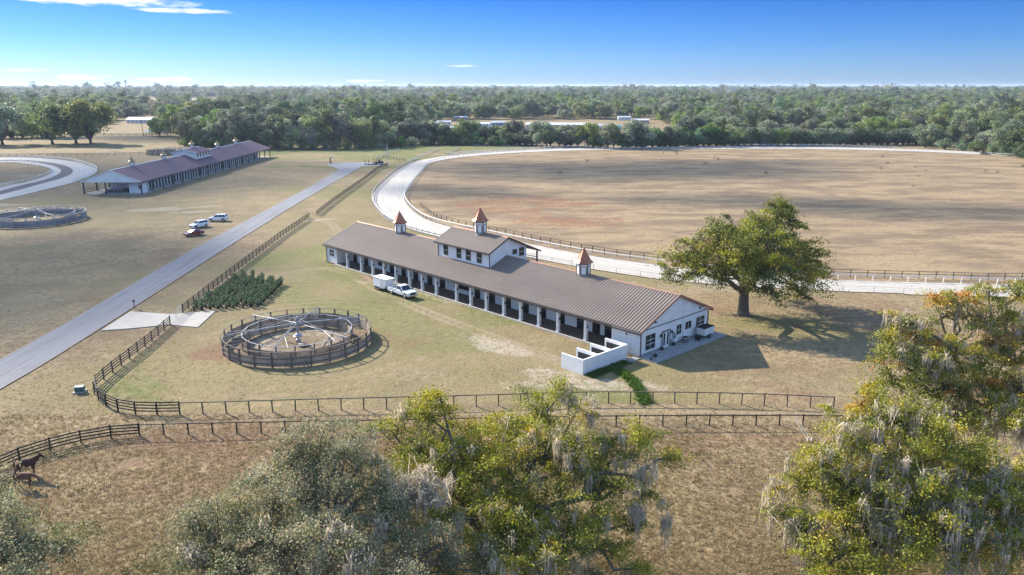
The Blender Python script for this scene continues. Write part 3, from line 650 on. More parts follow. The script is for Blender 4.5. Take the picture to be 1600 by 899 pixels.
for i in range(3):
    t_ = thing('porch_table', ['grey farm cart parked under the open porch of the distant stable', 'steel feed bin beside the cart under the distant stable porch', 'dark wheelbarrow near the white screen wall of the distant stable'][i], ['cart','feed bin','wheelbarrow'][i], FA+Vector((-12.5+i*2.6, 4.0+.4*i, .08)), R(20*i))
    t_.name = ['farm_cart','feed_bin','wheelbarrow'][i]
    MB().hexa([(-.8,-.45,.45),(.8,-.45,.45),(.8,.45,.45),(-.8,.45,.45),(-.95,-.6,1.1),(.95,-.6,1.1),(.95,.6,1.1),(-.95,.6,1.1)]).build('tub', [M['galv_mesh'],M['galv'],M['black']][i], t_)
    for sx_ in (-.5,.5):
        MB().tube([(sx_,-.5,.3),(sx_,-.42,.3)], [.3,.3], 12).build('wheel', M['rubber'], t_); MB().tube([(sx_,.42,.3),(sx_,.5,.3)], [.3,.3], 12).build('wheel', M['rubber'], t_)
    MB().bar((.9,-.3,.9),(1.7,-.3,1.0),.06).bar((.9,.3,.9),(1.7,.3,1.0),.06).build('handle', M['trim'], t_)
# ------------------------------------------------------------------ fences
def fence(name, label, cat, P, step, h, rails, pm, rm, pw=.13, rw=.045, rh=.14, group=None, side=1, keep=300, slope_post=0.0, jit=.012, cap=False, rail_len=None):
    """posts and one rail per bay are parts of their own, sharing two meshes"""
    P = resample(P, step); r_ = random.Random(hash(label) % 9999 if False else len(label)*7)
    t = thing(name, label, cat, (P[0][0], P[0][1], 0), 0, group); o = P[0]
    pme = MB().box(-pw/2,pw/2,-pw/2,pw/2,-.15,h+.04).mesh('post', pm)
    rme = MB().box(0,1,-rw/2,rw/2,-rh/2,rh/2).mesh('rail', rm)
    n = len(P); extra = MB(); cnt = 0
    order = sorted(range(n-1), key=lambda i: P[i][1]**2+P[i][0]**2); keepset = set(order[:max(1, keep//max(1,len(rails)))])
    for i in range(n):
        d = P[min(i+1,n-1)]-P[max(i-1,0)]; a = math.atan2(d[1], d[0])
        q = (P[i][0]-o[0], P[i][1]-o[1], 0)
        if i in keepset or i-1 in keepset or n <= 300: 
            po = place('post', pme, t, q, a); po.rotation_euler = (r_.uniform(-jit,jit)*2, r_.uniform(-jit,jit)*2, a)
        else: extra.box(q[0]-pw/2,q[0]+pw/2,q[1]-pw/2,q[1]+pw/2,-.15,h+.04)
        if i < n-1:
            e = P[i+1]-P[i]; L = math.hypot(*e); a2 = math.atan2(e[1], e[0]); nx_, ny_ = -math.sin(a2)*side, math.cos(a2)*side
            off = pw/2+rw/2+.002
            for z in rails:
                zz = z + r_.uniform(-jit, jit)
                if i in keepset:
                    ro = place('rail', rme, t, (q[0]+nx_*off, q[1]+ny_*off, zz), a2, (L-.004,1,1)); ro.rotation_euler = (0, r_.uniform(-jit,jit)*.5, a2)
                else: extra.bar((q[0]+nx_*off, q[1]+ny_*off, zz), (q[0]+nx_*off+e[0]*.998, q[1]+ny_*off+e[1]*.998, zz), rw, rh)
    if extra.v:
        x = extra.build('far_rails', rm, t); x['kind'] = 'stuff'
    return t
R4 = (.32, .66, 1.0, 1.32)
fence('board_fence', 'black four-rail board fence curving from the apron gate round to the front paddock', 'fence', FENCE_A, 2.45, 1.4, R4, M['black'], M['black'])
fence('board_fence', 'straight black four-rail board fence running beside the potted shrubs', 'fence', FENCE_B, 2.45, 1.4, R4, M['black'], M['black'], side=-1)
fence('board_fence', 'far black four-rail board fence between the road end and the training track', 'fence', FENCE_C, 2.45, 1.4, R4, M['black'], M['black'], side=-1)
fence('paddock_fence', 'dark post fence with single top rail nearest the barn lawn', 'fence', FRONT, 2.44, 1.28, (1.24,), M['blackwood'], M['blackwood'], rw=.10, rh=.09, pw=.12)
fence('board_fence', 'black four-rail board fence behind the two horses', 'fence', NEAR, 2.45, 1.3, (.28,.60,.92,1.22), M['black'], M['black'], side=-1)
fence('paddock_fence', 'black post fence with single top rail behind the foreground oaks', 'fence', NEAR2, 2.44, 1.22, (1.18,), M['black'], M['black'], rw=.10, rh=.09, pw=.12, side=-1)
# thin wires under the top rails
for o_, P_ in ((FRONT, 1.2), (NEAR2, 1.15)):
    pass
# running rails: white continuous rail on leaning posts
def offset(P, d):
    P = np.asarray(P); T_ = np.gradient(P, axis=0); T_ /= np.linalg.norm(T_, axis=1)[:,None]+1e-9
    return P + np.c_[-T_[:,1], T_[:,0]]*d
def running_rail(label, P, step, h, rm, pm, pw=.09, rr=.075, second=None, lean=0.0, wires=(), group=None, name='running_rail'):
    P = resample(P, step); o = P[0]; t = thing(name, label, 'rail', (o[0],o[1],0), 0, group); n = len(P)
    pme = MB().bar((lean,0,-.1),(0,0,h-.02), pw).mesh('post', pm)
    for i in range(n):
        d = P[min(i+1,n-1)]-P[max(i-1,0)]; a = math.atan2(d[1], d[0])+math.pi/2
        place('post', pme, t, (P[i][0]-o[0], P[i][1]-o[1], 0), a)
    S = resample(P, step/2)-o
    MB().tube([(p[0],p[1],h) for p in S], [rr]*len(S), 6).build('top_rail', rm, t)
    if second: MB().tube([(p[0],p[1],second[0]) for p in S], [second[1]]*len(S), 6).build('lower_rail', second[2], t)
    for z in wires: MB().tube([(p[0],p[1],z) for p in S], [.012]*len(S), 4).build('wire', M['galv_mesh'], t)
    return t
kin = len(TR_IN); ko = len(TR_OUT)
def seg(P, a, b): 
    n_ = len(P); i = a*8; j = b*8
    return np.array([P[k % n_] for k in range(i, j+1)])
running_rail('white inner running rail of the training track along its near straight and west bend', seg(TR_IN, 0, 18), 3.0, 1.12, M['white_paint'], M['white_paint'], .11, .085, lean=.28)
running_rail('white inner running rail along the far straight of the training track', seg(TR_IN, 23, 32), 4.0, 1.1, M['white_paint'], M['white_paint'], .11, .085, lean=.28)
running_rail('white outer rail with dark lower board round the west bend of the training track', seg(TR_OUT, 0, 9), 2.6, 1.15, M['offwhite'], M['offwhite'], .12, .075, second=(.62,.10,M['blackwood']))
running_rail('thin grey wire fence along the near outer edge of the training track', seg(TR_OUT, 9, 18), 5.0, 1.0, M['galv_mesh'], M['galv_mesh'], .06, .018, wires=(.4,.7), name='wire_fence')['category'] = 'fence'
running_rail('white outer rail along the far straight, left of the gap before the woods', seg(TR_OUT, 25, 31), 3.6, 1.2, M['white_paint'], M['white_paint'], .12, .085, second=(.65,.07,M['offwhite']))
running_rail('white outer rail beyond the gap at the far right end of the track', seg(TR_OUT, 23, 24)[:8], 3.6, 1.2, M['white_paint'], M['white_paint'], .12, .085, second=(.65,.07,M['offwhite']))
running_rail('cream outer rail from the track entrance along its far left bend', np.array(px((700,243.2),(720,241.4),(760,238),(800,235.3),(830,233.6),(858,232.2))), 3.2, 1.2, M['offwhite'], M['offwhite'], .12, .08, second=(.65,.07,M['offwhite']))
for a, b, lb in (((640,254),(684,233.5),'cream rail on the left side of the lane entering the track'), ((698,243),(716,233),'cream rail on the right side of the lane entering the track')):
    running_rail(lb, np.array(px(a,b)), 3.0, 1.15, M['offwhite'], M['offwhite'], .12, .09, second=(.6,.08,M['offwhite']))
fence('infield_fence', 'dark brown fence just inside the white rail along the infield edge', 'fence', offset(seg(TR_IN, 5, 18), 3.2), 3.0, 1.3, (1.26,.75), M['blackwood'], M['blackwood'], rh=.09)
running_rail('white outer rail of the small left track', L_OUT[8:64], 3.4, 1.15, M['white_paint'], M['white_paint'], .12, .09, second=(.6,.08,M['offwhite']))
running_rail('white inner rail of the small left track', L_IN[10:66], 3.4, 1.1, M['white_paint'], M['white_paint'], .12, .08)
fence('pasture_fence', 'dark post and rail fence across the pasture behind the distant stable', 'fence', px((-60,246),(70,244.5),(180,243.5),(300,240.5)), 3.6, 1.35, (1.3,.7), M['blackwood'], M['blackwood'])
fence('pasture_fence', 'dark fence across the far left field beside the blue shelter', 'fence', px((-60,214),(170,212.5),(300,212)), 5.5, 1.6, (1.5,.8), M['blackwood'], M['blackwood'], pw=.25, rw=.1, rh=.2)
fence('pasture_fence', 'short dark fence between the road end and the lamp post', 'fence', px((598,248),(615,250),(634,253)), 3.0, 1.3, (1.25,.7), M['blackwood'], M['blackwood'])
fence('pasture_fence', 'pale rail fence slanting up to the lamp post at the road end', 'fence', px((588,250),(606,241),(624,236)), 4.0, 1.2, (1.15,.6), M['offwhite'], M['offwhite'])

# ------------------------------------------------------------------ steel gate across the apron
G0, G1 = Vector((*px((266,507.5))[0], 0)), Vector((*px((285,490))[0], 0)); gl = (G1-G0).length
gt = thing('farm_gate', 'thin grey steel tube gate across the concrete apron', 'gate', G0, math.atan2((G1-G0).y, (G1-G0).x))
for z in (.25,.55,.85,1.15,1.4): MB().tube([(.15,0,z),(gl-.15,0,z)], [.025]*2, 6).build('bar', M['galv_mesh'], gt)
for x in (.15, gl/2, gl-.15): MB().tube([(x,0,.2),(x,0,1.42)], [.03]*2, 6).build('upright', M['galv_mesh'], gt)

# ------------------------------------------------------------------ horse walkers
def walker(loc, ro, ri, h, label, nb=24, arms=6, ph=0.3, bm=None, pmat=None, armz=2.75, detail=True, armed=True):
    t = thing('horse_walker', label, 'horse walker', loc); bm = bm or M['board']; pmat = pmat or M['post_wood']
    for ring, (r, hh, n) in enumerate(((ro, h, nb), (ri, h*.94, int(nb*.75)))):
        pme = MB().box(-.09,.09,-.09,.09,-.1,hh+.06).mesh('post', pmat)
        L = 2*r*math.sin(math.pi/n)
        rail = MB().box(-L/2,L/2,-.03,.03,-.06,.06).mesh('rail', pmat)
        # one bay of vertical boards with gaps
        pan = MB(); k = max(8, int(L/.165)); rr_ = random.Random(3+ring)
        for i in range(k):
            a = -L/2+.1+(L-.2)*i/k; w_ = (L-.2)/k-.012; pan.box(a, a+w_, -.015+rr_.uniform(-.006,.006), .012+rr_.uniform(-.006,.006), .05+rr_.uniform(0,.05), hh*.66+rr_.uniform(-.03,.03))
        pmesh = pan.mesh('board_panel', bm)
        capm = MB().box(-L/2,L/2,-.07,.07,-.025,.025).mesh('cap_rail', M['galv_mesh'] if ring else pmat)
        for i in range(n):
            a = ph+2*math.pi*i/n; am = a+math.pi/n; c_ = r*math.cos(math.pi/n)
            place('post', pme, t, (r*math.cos(a), r*math.sin(a), 0), a)
            place('board_panel', pmesh, t, ((c_-.03)*math.cos(am), (c_-.03)*math.sin(am), 0), am+math.pi/2)
            for z in ((.45, 1.15) if detail else (.6,)): place('rail', rail, t, ((c_+.075)*math.cos(am), (c_+.075)*math.sin(am), z), am+math.pi/2)
            place('cap_rail', capm, t, (c_*math.cos(am), c_*math.sin(am), hh), am+math.pi/2)
    MB().lathe([(.35,0),(.35,.45),(.16,.5),(.16,armz+.9)], 12).build('centre_pole', M['galv'], t, smooth=False)
    MB().lathe([(.62,.9),(.66,1.0),(.40,1.12),(.2,1.3)], 16).build('drive_housing', M['galv_mesh'], t)
    MB().lathe([(.55,0.02),(.55,.30),(.4,.36)], 16, (.9,-1.4,0)).build('gearbox_cover', M['board'], t)
    if armed:
        for i in range(arms):
            a = ph*.4+.35+2*math.pi*i/arms; ca, sa = math.cos(a), math.sin(a); R_ = (ri+ro)/2+.6
            e = Vector((R_*ca, R_*sa, armz-.35)); top = Vector((.15*ca, .15*sa, armz+.75)); sd = Vector((-sa, ca, 0))
            MB().tube([(.15*ca,.15*sa,armz), e], [.09,.07], 6).build('arm', M['galv'], t)
            MB().tube([top, e*0.62+Vector((0,0,(armz-.1)*.38))], [.03,.03], 5).build('stay', M['galv'], t)
            for s_ in (-1,1): MB().tube([e*.55+Vector((0,0,armz*.45)), e*.97+sd*s_*1.7], [.03,.03], 5).build('brace', M['galv'], t)
            g = MB(); Wg = ro-ri-.5; q = Vector((ca,sa,0)); c0 = Vector(((ri+.25)*ca,(ri+.25)*sa,0)); c1 = Vector(((ro-.25)*ca,(ro-.25)*sa,0))
            for z in (.5, .95, 1.4, 1.85, 2.25): g.bar(c0+Vector((0,0,z)), c1+Vector((0,0,z)), .035)
            for f in (0,.25,.5,.75,1): p_ = c0.lerp(c1, f); g.bar(p_+Vector((0,0,.5)), p_+Vector((0,0,2.4)), .03)
            g.build('divider_gate', M['galv_mesh'], t)
    return t
walker(Vector((WC.x, WC.y, 0)), 9.85, 7.3, 1.98, 'round wooden horse walker with steel arms on the lawn before the barn', 26)
W2 = at(58, 345)
walker(Vector((W2.x, W2.y, 0)), 11.5, 9.0, 2.1, 'round grey horse walker on the pasture at the left edge', 24, ph=.1, bm=M['board_grey'], pmat=M['galv_mesh'])
W3 = at(266, 240.5)
walker(Vector((W3.x, W3.y, 0)), 11.0, 8.5, 2.6, 'dark round horse walker half hidden behind the distant stable', 20, detail=False, ph=.2)

# ------------------------------------------------------------------ vehicles
def loft(secs):
    """secs: list of (x, [(y,z)...]) rings of equal length -> closed hull"""
    mb = MB(); n = len(secs[0][1])
    for x, ring in secs: mb.v += [(x, y, z) for y, z in ring]
    for i in range(len(secs)-1):
        for j in range(n): mb.f.append((i*n+j, i*n+(j+1)%n, (i+1)*n+(j+1)%n, (i+1)*n+j))
    mb.f.append(tuple(reversed(range(n)))); mb.f.append(tuple((len(secs)-1)*n+j for j in range(n)))
    return mb
def ring(w, z0, z1, tuck=.06, rz=.12):
    return [(-w+tuck,z0),(w-tuck,z0),(w,z0+rz),(w,z1-rz*1.2),(w-rz*.8,z1),(-w+rz*.8,z1),(-w,z1-rz*1.2),(-w,z0+rz)]
def wheel(t, x, y, r, wd=.22):
    s = 1 if y > 0 else -1
    o = MB().tube([(x,y-wd/2,r),(x,y+wd/2,r)], [r,r], 18).build('wheel', M['rubber'], t, smooth=False, bevel=.02)
    MB().tube([(x,y+s*(wd/2-.02),r),(x,y+s*(wd/2+.012),r)], [r*.62,r*.55], 14).build('rim', M['chrome'], o)
    return o
def arch_dark(t, x, w, r):
    for s in (-1,1): 
        pts = [(x+(r+.07)*math.cos(a), r+(r+.07)*math.sin(a)) for a in np.linspace(-.25, math.pi+.25, 12)]
        MB().prism(pts, *sorted((s*(w-.16), s*(w+.006)))).build('wheel_arch', M['rubber'], t)
def car(label, loc, rz, paint, L=4.75, Wd=1.88, Hh=1.7, kind='suv', group='cars parked on the pasture beside the road'):
    """front at +x"""
    t = thing('parked_car', label, 'car', loc, rz, group); h = L/2; w = Wd/2
    zb = .24; hood = .98 if kind == 'suv' else .80; belt = 1.02 if kind == 'suv' else .90
    secs = [(-h, ring(w*.86,.42,hood*.98)), (-h+.18, ring(w*.96,zb+.06,belt)), (-h+.9, ring(w,zb,belt+.02)), (0, ring(w,zb,belt)), (h*.42, ring(w,zb,belt-.02)), (h*.62, ring(w*.985,zb,hood)), (h-.35, ring(w*.95,zb,hood-.10)), (h-.08, ring(w*.88,zb+.06,hood-.18)), (h, ring(w*.78,.36,hood-.30))]
    loft(secs).build('body', M[paint], t, smooth=True, bevel=0).data.polygons.foreach_set('use_smooth', [False]*len(secs[0][1]*8+[0,0])) if False else loft(secs).build('body', M[paint], t)
    g0, g1 = (-h+.12, h*.46) if kind == 'suv' else (-h+.75, h*.40)     # greenhouse base
    r0, r1 = (-h+.45, h*.12) if kind == 'suv' else (-h+1.45, h*.02)
    wb, wt = w*.93, w*.76
    P = [(g0,-wb,belt-.02),(g1,-wb,belt-.02),(g1,wb,belt-.02),(g0,wb,belt-.02),(r0,-wt,Hh),(r1,-wt,Hh),(r1,wt,Hh),(r0,wt,Hh)]
    MB().hexa([Vector(p) for p in P]).build('cabin', M[paint], t, bevel=.05)
    def lerp(a, b, f): return Vector(a)*(1-f)+Vector(b)*f
    def pane(nm, q, n_):                                                # panel lifted off the cabin face
        q = [Vector(p)+Vector(n_)*.012 for p in q]; q2 = [p+Vector(n_)*.012 for p in q]; MB().hexa(q+q2).build(nm, M['cargl'], t)
    A_, B_, C_, D_, E_, F2, G_, H2 = [Vector(p) for p in P]
    def quad(a,b,c,d,fa,fb,ga,gb): # a-b bottom edge, d-c top edge
        lo0 = lerp(a,b,fa); lo1 = lerp(a,b,fb); hi0 = lerp(d,c,fa); hi1 = lerp(d,c,fb)
        return [lerp(lo0,hi0,ga), lerp(lo1,hi1,ga), lerp(lo1,hi1,gb), lerp(lo0,hi0,gb)]
    for (a,b,c,d,n_) in ((A_,B_,F2,E_,(0,-1,.25)), (D_,C_,G_,H2,(0,1,.25))):
        pane('side_window', quad(a,b,c,d,.06,.34,.16,.86), n_); pane('side_window', quad(a,b,c,d,.37,.64,.16,.86), n_); pane('side_window', quad(a,b,c,d,.67,.92,.16,.86), n_)
    pane('windscreen', quad(B_,C_,G_,F2,.07,.93,.10,.90), (.6,0,.6)); pane('rear_window', quad(A_,D_,H2,E_,.1,.9,.25,.88), (-.8,0,.4))
    r = .36 if kind == 'suv' else .33
    for x in (-h+.95, h-.92):
        arch_dark(t, x, w, r)
        for s in (-1,1): wheel(t, x, s*(w-.10), r)
    for s in (-1,1):
        MB().hexa([Vector(p) for p in [(h-.24,s*w*.55,hood-.34),(h-.03,s*w*.52,hood-.36),(h-.22,s*w*.92,hood-.34),(h-.40,s*w*.93,hood-.30),(h-.30,s*w*.55,hood-.18),(h-.10,s*w*.52,hood-.21),(h-.25,s*w*.90,hood-.20),(h-.42,s*w*.93,hood-.16)]]).build('headlight', M['lamp'], t)
        bx(-h-.01,-h+.10,s*w*.70-.12,s*w*.70+.12,.78,.95).build('tail_light', M['redlens'], t)
        bx(h*.40,h*.46,s*(w+.02)-.09,s*(w+.02)+.09,belt-.02,belt+.12).build('mirror', M[paint], t)
    bx(h-.12,h+.012,-w*.5,w*.5,.48,.66).build('grille', M['rubber'], t); bx(-h-.02,-h+.12,-w*.8,w*.8,.42,.56).build('bumper', M['rubber'], t)
    return t
def mid2(a, b): p, q = at(*a), at(*b); return (p+q)/2
car('white SUV parked furthest back of the three cars, seen from its side', mid2((327,346.5),(351,345.5))+Vector((0,.8,0)), R(186), 'carwhite', 4.9, 1.9, 1.72)
car('white SUV between the red car and the other SUV, nose towards the camera', mid2((303,357.5),(320,353.5))+Vector((-.2,.3,0)), R(238), 'carwhite', 4.7, 1.88, 1.68)
car('dark red sedan, nearest of the three cars parked on the pasture', mid2((295,371),(312,365.5))+Vector((-.2,.2,0)), R(232), 'carred', 4.6, 1.8, 1.42, 'sedan')

def pickup(loc, rz):
    t = thing('pickup_truck', 'white pickup truck hitched to the white horse trailer before the barn', 'pickup truck', loc, rz)
    h, w = 2.95, .98
    loft([(-.55, ring(w,.45,1.18)), (0, ring(w,.45,1.2)), (1.15, ring(w,.45,1.22)), (1.5, ring(w,.45,1.22)), (2.4, ring(w*.98,.45,1.18)), (2.78, ring(w*.94,.48,1.10)), (2.95, ring(w*.88,.55,.95))]).build('body', M['carwhite'], t)
    # bed
    bd = MB().box(-2.95,-.60,-w,-w+.10,.55,1.22).box(-2.95,-.60,w-.10,w,.55,1.22).box(-2.95,-2.86,-w+.10,w-.10,.55,1.20).box(-.68,-.60,-w+.10,w-.10,.55,1.22).box(-2.86,-.68,-w+.10,w-.10,.55,.66).build('bed', M['carwhite'], t)
    MB().box(-2.55,-.9,-.62,.62,.662,1.05).build('bed_cargo', mat('tan_hay', (0.50,0.42,0.27), .95, .15, 4, bump=.4), bd)
    P = [Vector(p) for p in [(-.60,-w*.95,1.18),(1.35,-w*.95,1.18),(1.35,w*.95,1.18),(-.60,w*.95,1.18),(-.42,-w*.78,1.88),(.62,-w*.78,1.88),(.62,w*.78,1.88),(-.42,w*.78,1.88)]]
    MB().hexa(P).build('cab', M['carwhite'], t, bevel=.06)
    lp = lambda a,b,f: a*(1-f)+b*f
    def pane(nm, a,b,c,d,fa,fb,ga,gb,n_):
        l0,l1,h0,h1 = lp(a,b,fa),lp(a,b,fb),lp(d,c,fa),lp(d,c,fb); q = [lp(l0,h0,ga),lp(l1,h1,ga),lp(l1,h1,gb),lp(l0,h0,gb)]
        n_ = Vector(n_); MB().hexa([p+n_*.014 for p in q]+[p+n_*.028 for p in q]).build(nm, M['cargl'], t)
    for a,b,c,d,n_ in ((P[0],P[1],P[5],P[4],(0,-1,.2)), (P[3],P[2],P[6],P[7],(0,1,.2))): pane('side_window',a,b,c,d,.08,.40,.18,.86,n_); pane('side_window',a,b,c,d,.46,.86,.18,.86,n_)
    pane('windscreen',P[1],P[2],P[6],P[5],.06,.94,.08,.90,(.6,0,.6)); pane('rear_window',P[0],P[3],P[7],P[4],.15,.85,.25,.85,(-.8,0,.2))
    for x in (-1.85, 1.95):
        arch_dark(t, x, w, .40)
        for s in (-1,1): wheel(t, x, s*(w-.10), .40, .26)
    bx(2.86,2.97,-.55,.55,.70,1.02).build('grille', M['rubber'], t); bx(2.80,3.05,-w*.95,w*.95,.45,.64).build('bumper', M['chrome'], t); bx(-3.10,-2.96,-w*.9,w*.9,.5,.68).build('bumper', M['chrome'], t)
    for s in (-1,1):
        bx(2.80,2.95,s*.78-.14,s*.78+.14,.80,1.04).build('headlight', M['lamp'], t); bx(1.2,1.35,s*1.12-.12,s*1.12+.12,1.15,1.42).build('mirror', M['rubber'], t); bx(-2.97,-2.94,s*.88-.08,s*.88+.08,.8,1.15).build('tail_light', M['redlens'], t)
    return t
def trailer(loc, rz):
    t = thing('horse_trailer', 'white two-axle horse trailer hitched behind the white pickup', 'trailer', loc, rz)
    w = 1.05; MB().prism([(-2.1,.55),(1.5,.55),(1.9,1.2),(1.9,2.45),(-2.1,2.45)], -w, w).build('box', M['carwhite'], t, bevel=.05)
    MB().box(-2.2,2.3,-w-.05,w+.05,2.452,2.52).build('roof', M['white_paint'], t, bevel=.03)
    for s in (-1,1):
        MB().box(-1.9,-.3,*sorted((s*(w+.004),s*(w+.03))),1.55,2.15).build('side_window', M['cargl'], t) if s > 0 else MB().box(.3,1.2,*sorted((s*(w+.004),s*(w+.03))),.75,2.2).build('side_door', M['offwhite'], t)
        MB().box(-1.75,.0,s*(w-.02)-.02,s*(w+.16)+.02,.74,.80).build('fender', M['galv_mesh'], t) if s > 0 else MB().box(-1.75,.0,-w-.18,-w+.04,.74,.80).build('fender', M['galv_mesh'], t)
        for x in (-1.3,-.45): wheel(t, x, s*(w+.02), .35, .2)
    MB().bar((1.5,-.5,.5),(2.9,0,.52),.10).bar((1.5,.5,.5),(2.9,0,.52),.10).build('tongue', M['galv_mesh'], t); MB().box(-2.1,1.6,-w+.1,w-.1,.40,.548).build('chassis', M['trim'], t)
    MB().box(1.62,2.0,-.7,.7,.552,.75).build('nose_guard', M['galv_mesh'], t)
    return t
tp = (at(642,469)+at(610,457.5))/2; hd = BRZ - math.pi/2
pk = pickup(Vector((tp.x+.3, tp.y+.5, 0)), hd); fw = Vector((math.cos(hd), math.sin(hd), 0))
trailer(pk.location - fw*5.45, hd).scale = (.88,.88,.88)

# ------------------------------------------------------------------ things by the barn end
def bins():
    t = thing('muck_bins', 'white walled open muck bays beside the near corner of the barn', 'bins', BA, BRZ); w = .22
    bx(-10.0,-1.4,1.0,1.0+w,-.1,1.9).build('back_wall', M['white'], t)
    for i, x in enumerate((-10.0,-7.2,-4.6,-1.62)):
        bx(x, x+w, 1.0+w+.002, 4.6, -.1, 1.9).build('side_wall', M['white'], t)
        if i: bx(x-.04, x-.004, 1.5, 4.3, .15, 1.5).build('dark_panel', M['rubber'], t)
    bx(-9.9,-1.5,1.3,4.5,-.05,.04).build('bay_floor', M['conc_dark'], t)
bins()
ac = thing('air_conditioner', 'round-cornered grey air conditioner on a pad by the end wall', 'air conditioner', barn(8.9,-.85,.11), BRZ)
MB().lathe([(.62,0),(.62,.10)], 4, ph=R(45)).build('pad', M['conc'], ac); MB().lathe([(.46,.0),(.48,.06),(.48,.68),(.42,.74)], 20, (0,0,.10)).build('casing', M['galv_mesh'], ac)
MB().lathe([(.40,0),(.40,.03),(.12,.06)], 20, (0,0,.842)).build('fan_guard', M['rubber'], ac)
for i in range(8): MB().lathe([(.487,0),(.487,.03)], 20, (0,0,.18+i*.075)).build('louvre', M['rubber'], ac)
bt = thing('box_trailer', 'white box trailer with dark top parked on the patio slab', 'trailer', barn(13.0,-1.3,.11), BRZ)
MB().hexa([Vector(p) for p in [(-1.1,-.62,.55),(1.1,-.62,.55),(1.1,.62,.55),(-1.1,.62,.55),(-1.25,-.72,1.55),(1.25,-.72,1.55),(1.25,.72,1.55),(-1.25,.72,1.55)]]).build('box', M['white_paint'], bt, bevel=.03)
MB().box(-1.2,1.2,-.66,.66,1.553,1.62).build('tarp', M['rubber'], bt)
for s in (-1,1): wheel(bt, .2, s*.62, .32, .2)
MB().bar((-1.1,-.3,.42),(-2.2,0,.40),.09).bar((-1.1,.3,.42),(-2.2,0,.40),.09).build('tongue', M['trim'], bt); MB().box(-2.0,-1.45,-.35,.35,.1,.62).build('battery_box', M['rubber'], bt)
bq = thing('barbecue_grill', 'black kettle barbecue standing at the corner of the patio slab', 'barbecue', barn(-.05,-2.35,.11), BRZ)
MB().lathe([(.05,.55),(.22,.60),(.31,.78),(.31,.80)], 18).build('bowl', M['rubber'], bq, smooth=True); MB().lathe([(.32,.802),(.28,.95),(.14,1.06),(.04,1.09)], 18).build('lid', M['rubber'], bq, smooth=True)
for k in range(3): a = 2*math.pi*k/3; MB().bar((.12*math.cos(a),.12*math.sin(a),.6),(.30*math.cos(a),.30*math.sin(a),0),.03).build('leg', M['galv'], bq)
bk = thing('bucket', 'small dark bucket beside the kettle barbecue', 'bucket', barn(.0,-1.75,.11)); MB().lathe([(.14,0),(.18,.32),(.165,.32),(.13,.03)], 14).build('pail', M['greenbox'], bk); MB().tube([(.17*math.cos(a),0,.32+.14*math.sin(a)) for a in np.linspace(0,math.pi,7)], [.008]*7, 4).build('handle', M['galv'], bk)
for i, (x, lb) in enumerate(((4.3,'small dark planter left of the barn end door'), (6.9,'low dark planter right of the barn end door'))):
    pl = thing('planter', lb, 'planter', barn(x,-.35,.11)); MB().lathe([(.16,0),(.24,.24),(.26,.28),(.20,.28),(.18,.2)], 14).build('pot', M['rubber'], pl)
    lf = MB(); rr_ = random.Random(i)
    for k in range(26):
        a = rr_.random()*6.28; l = .18+.16*rr_.random(); q = Vector((.05*math.cos(a),.05*math.sin(a),.24)); e_ = q+Vector((l*.6*math.cos(a),l*.6*math.sin(a),l*.7)); s_ = Vector((-math.sin(a),math.cos(a),0))*.03
        lf.add([q-s_*.3, q+s_*.3, e_+s_, e_+Vector((.04*math.cos(a),.04*math.sin(a),-.02)), e_-s_], [(0,1,2,3,4)])
    lf.build('foliage', None, pl).data.materials.append(mat('planter_leaf', (0.05,0.08,0.03), .7, .2, 8))
wt = thing('walkway', '', ''); del wt['label'], wt['category']; wt['kind'] = 'structure'; wt.name = 'stepping_walkway'; wt.location = BA; wt.rotation_euler = (0,0,BRZ)
r9 = random.Random(9)
for i in range(7): x = -5.6+i*.78; slab([(x,-.25+r9.uniform(-.1,.1)),(x+.7,-.25+r9.uniform(-.1,.1)),(x+.7,.75),(x,.75)], .05).build('paving_stone', M['conc_dark'], wt)
ub = thing('utility_box', 'teal metal utility box on a pad by the curved fence', 'utility box', at(125,612), R(12)); ub.scale = (.68,)*3
MB().box(-.95,.95,-.75,.75,-.05,.10).build('pad', M['conc'], ub); MB().box(-.7,.7,-.5,.5,.10,.85).build('cabinet', M['greenbox'], ub, bevel=.03); MB().prism([(-.76,.852),(.76,.852),(.72,.98),(-.72,.98)], -.56, .56).build('lid', mat('pale_green_lid', (.12,.20,.19), .5, .08, 2), ub)
for x in (-.3,.3): MB().box(x-.02,x+.02,-.53,-.502,.2,.8).build('door_seam', M['trim'], ub)
mb_ = thing('mailbox', 'black mailbox on a post between the road and the apron', 'mailbox', at(210,481.5), R(35)); MB().box(-.05,.05,-.05,.05,-.1,1.05).build('post', M['black'], mb_)
MB().prism([(-.16,1.06),(.16,1.06),(.16,1.24),(.10,1.34),(-.10,1.34),(-.16,1.24)], -.3, .3).build('box', M['black'], mb_); MB().box(.162,.18,-.1,.1,1.2,1.34).build('flag', M['redlens'], mb_)
lp_ = thing('lamp_post', 'tall pale street lamp with long arm at the road end', 'lamp post', at(606,259.5), R(168))
MB().tube([(0,0,0),(0,0,9.4)], [.16,.10], 8).build('pole', M['offwhite'], lp_); MB().tube([(0,0,7.4),(3.6,0,9.3)], [.06,.05], 6).build('arm', M['galv_mesh'], lp_); MB().tube([(0,0,8.9),(3.6,0,9.35)], [.03,.03], 6).build('stay', M['galv_mesh'], lp_); MB().box(3.3,4.3,-.18,.18,9.25,9.45).build('lamp_head', M['galv'], lp_)
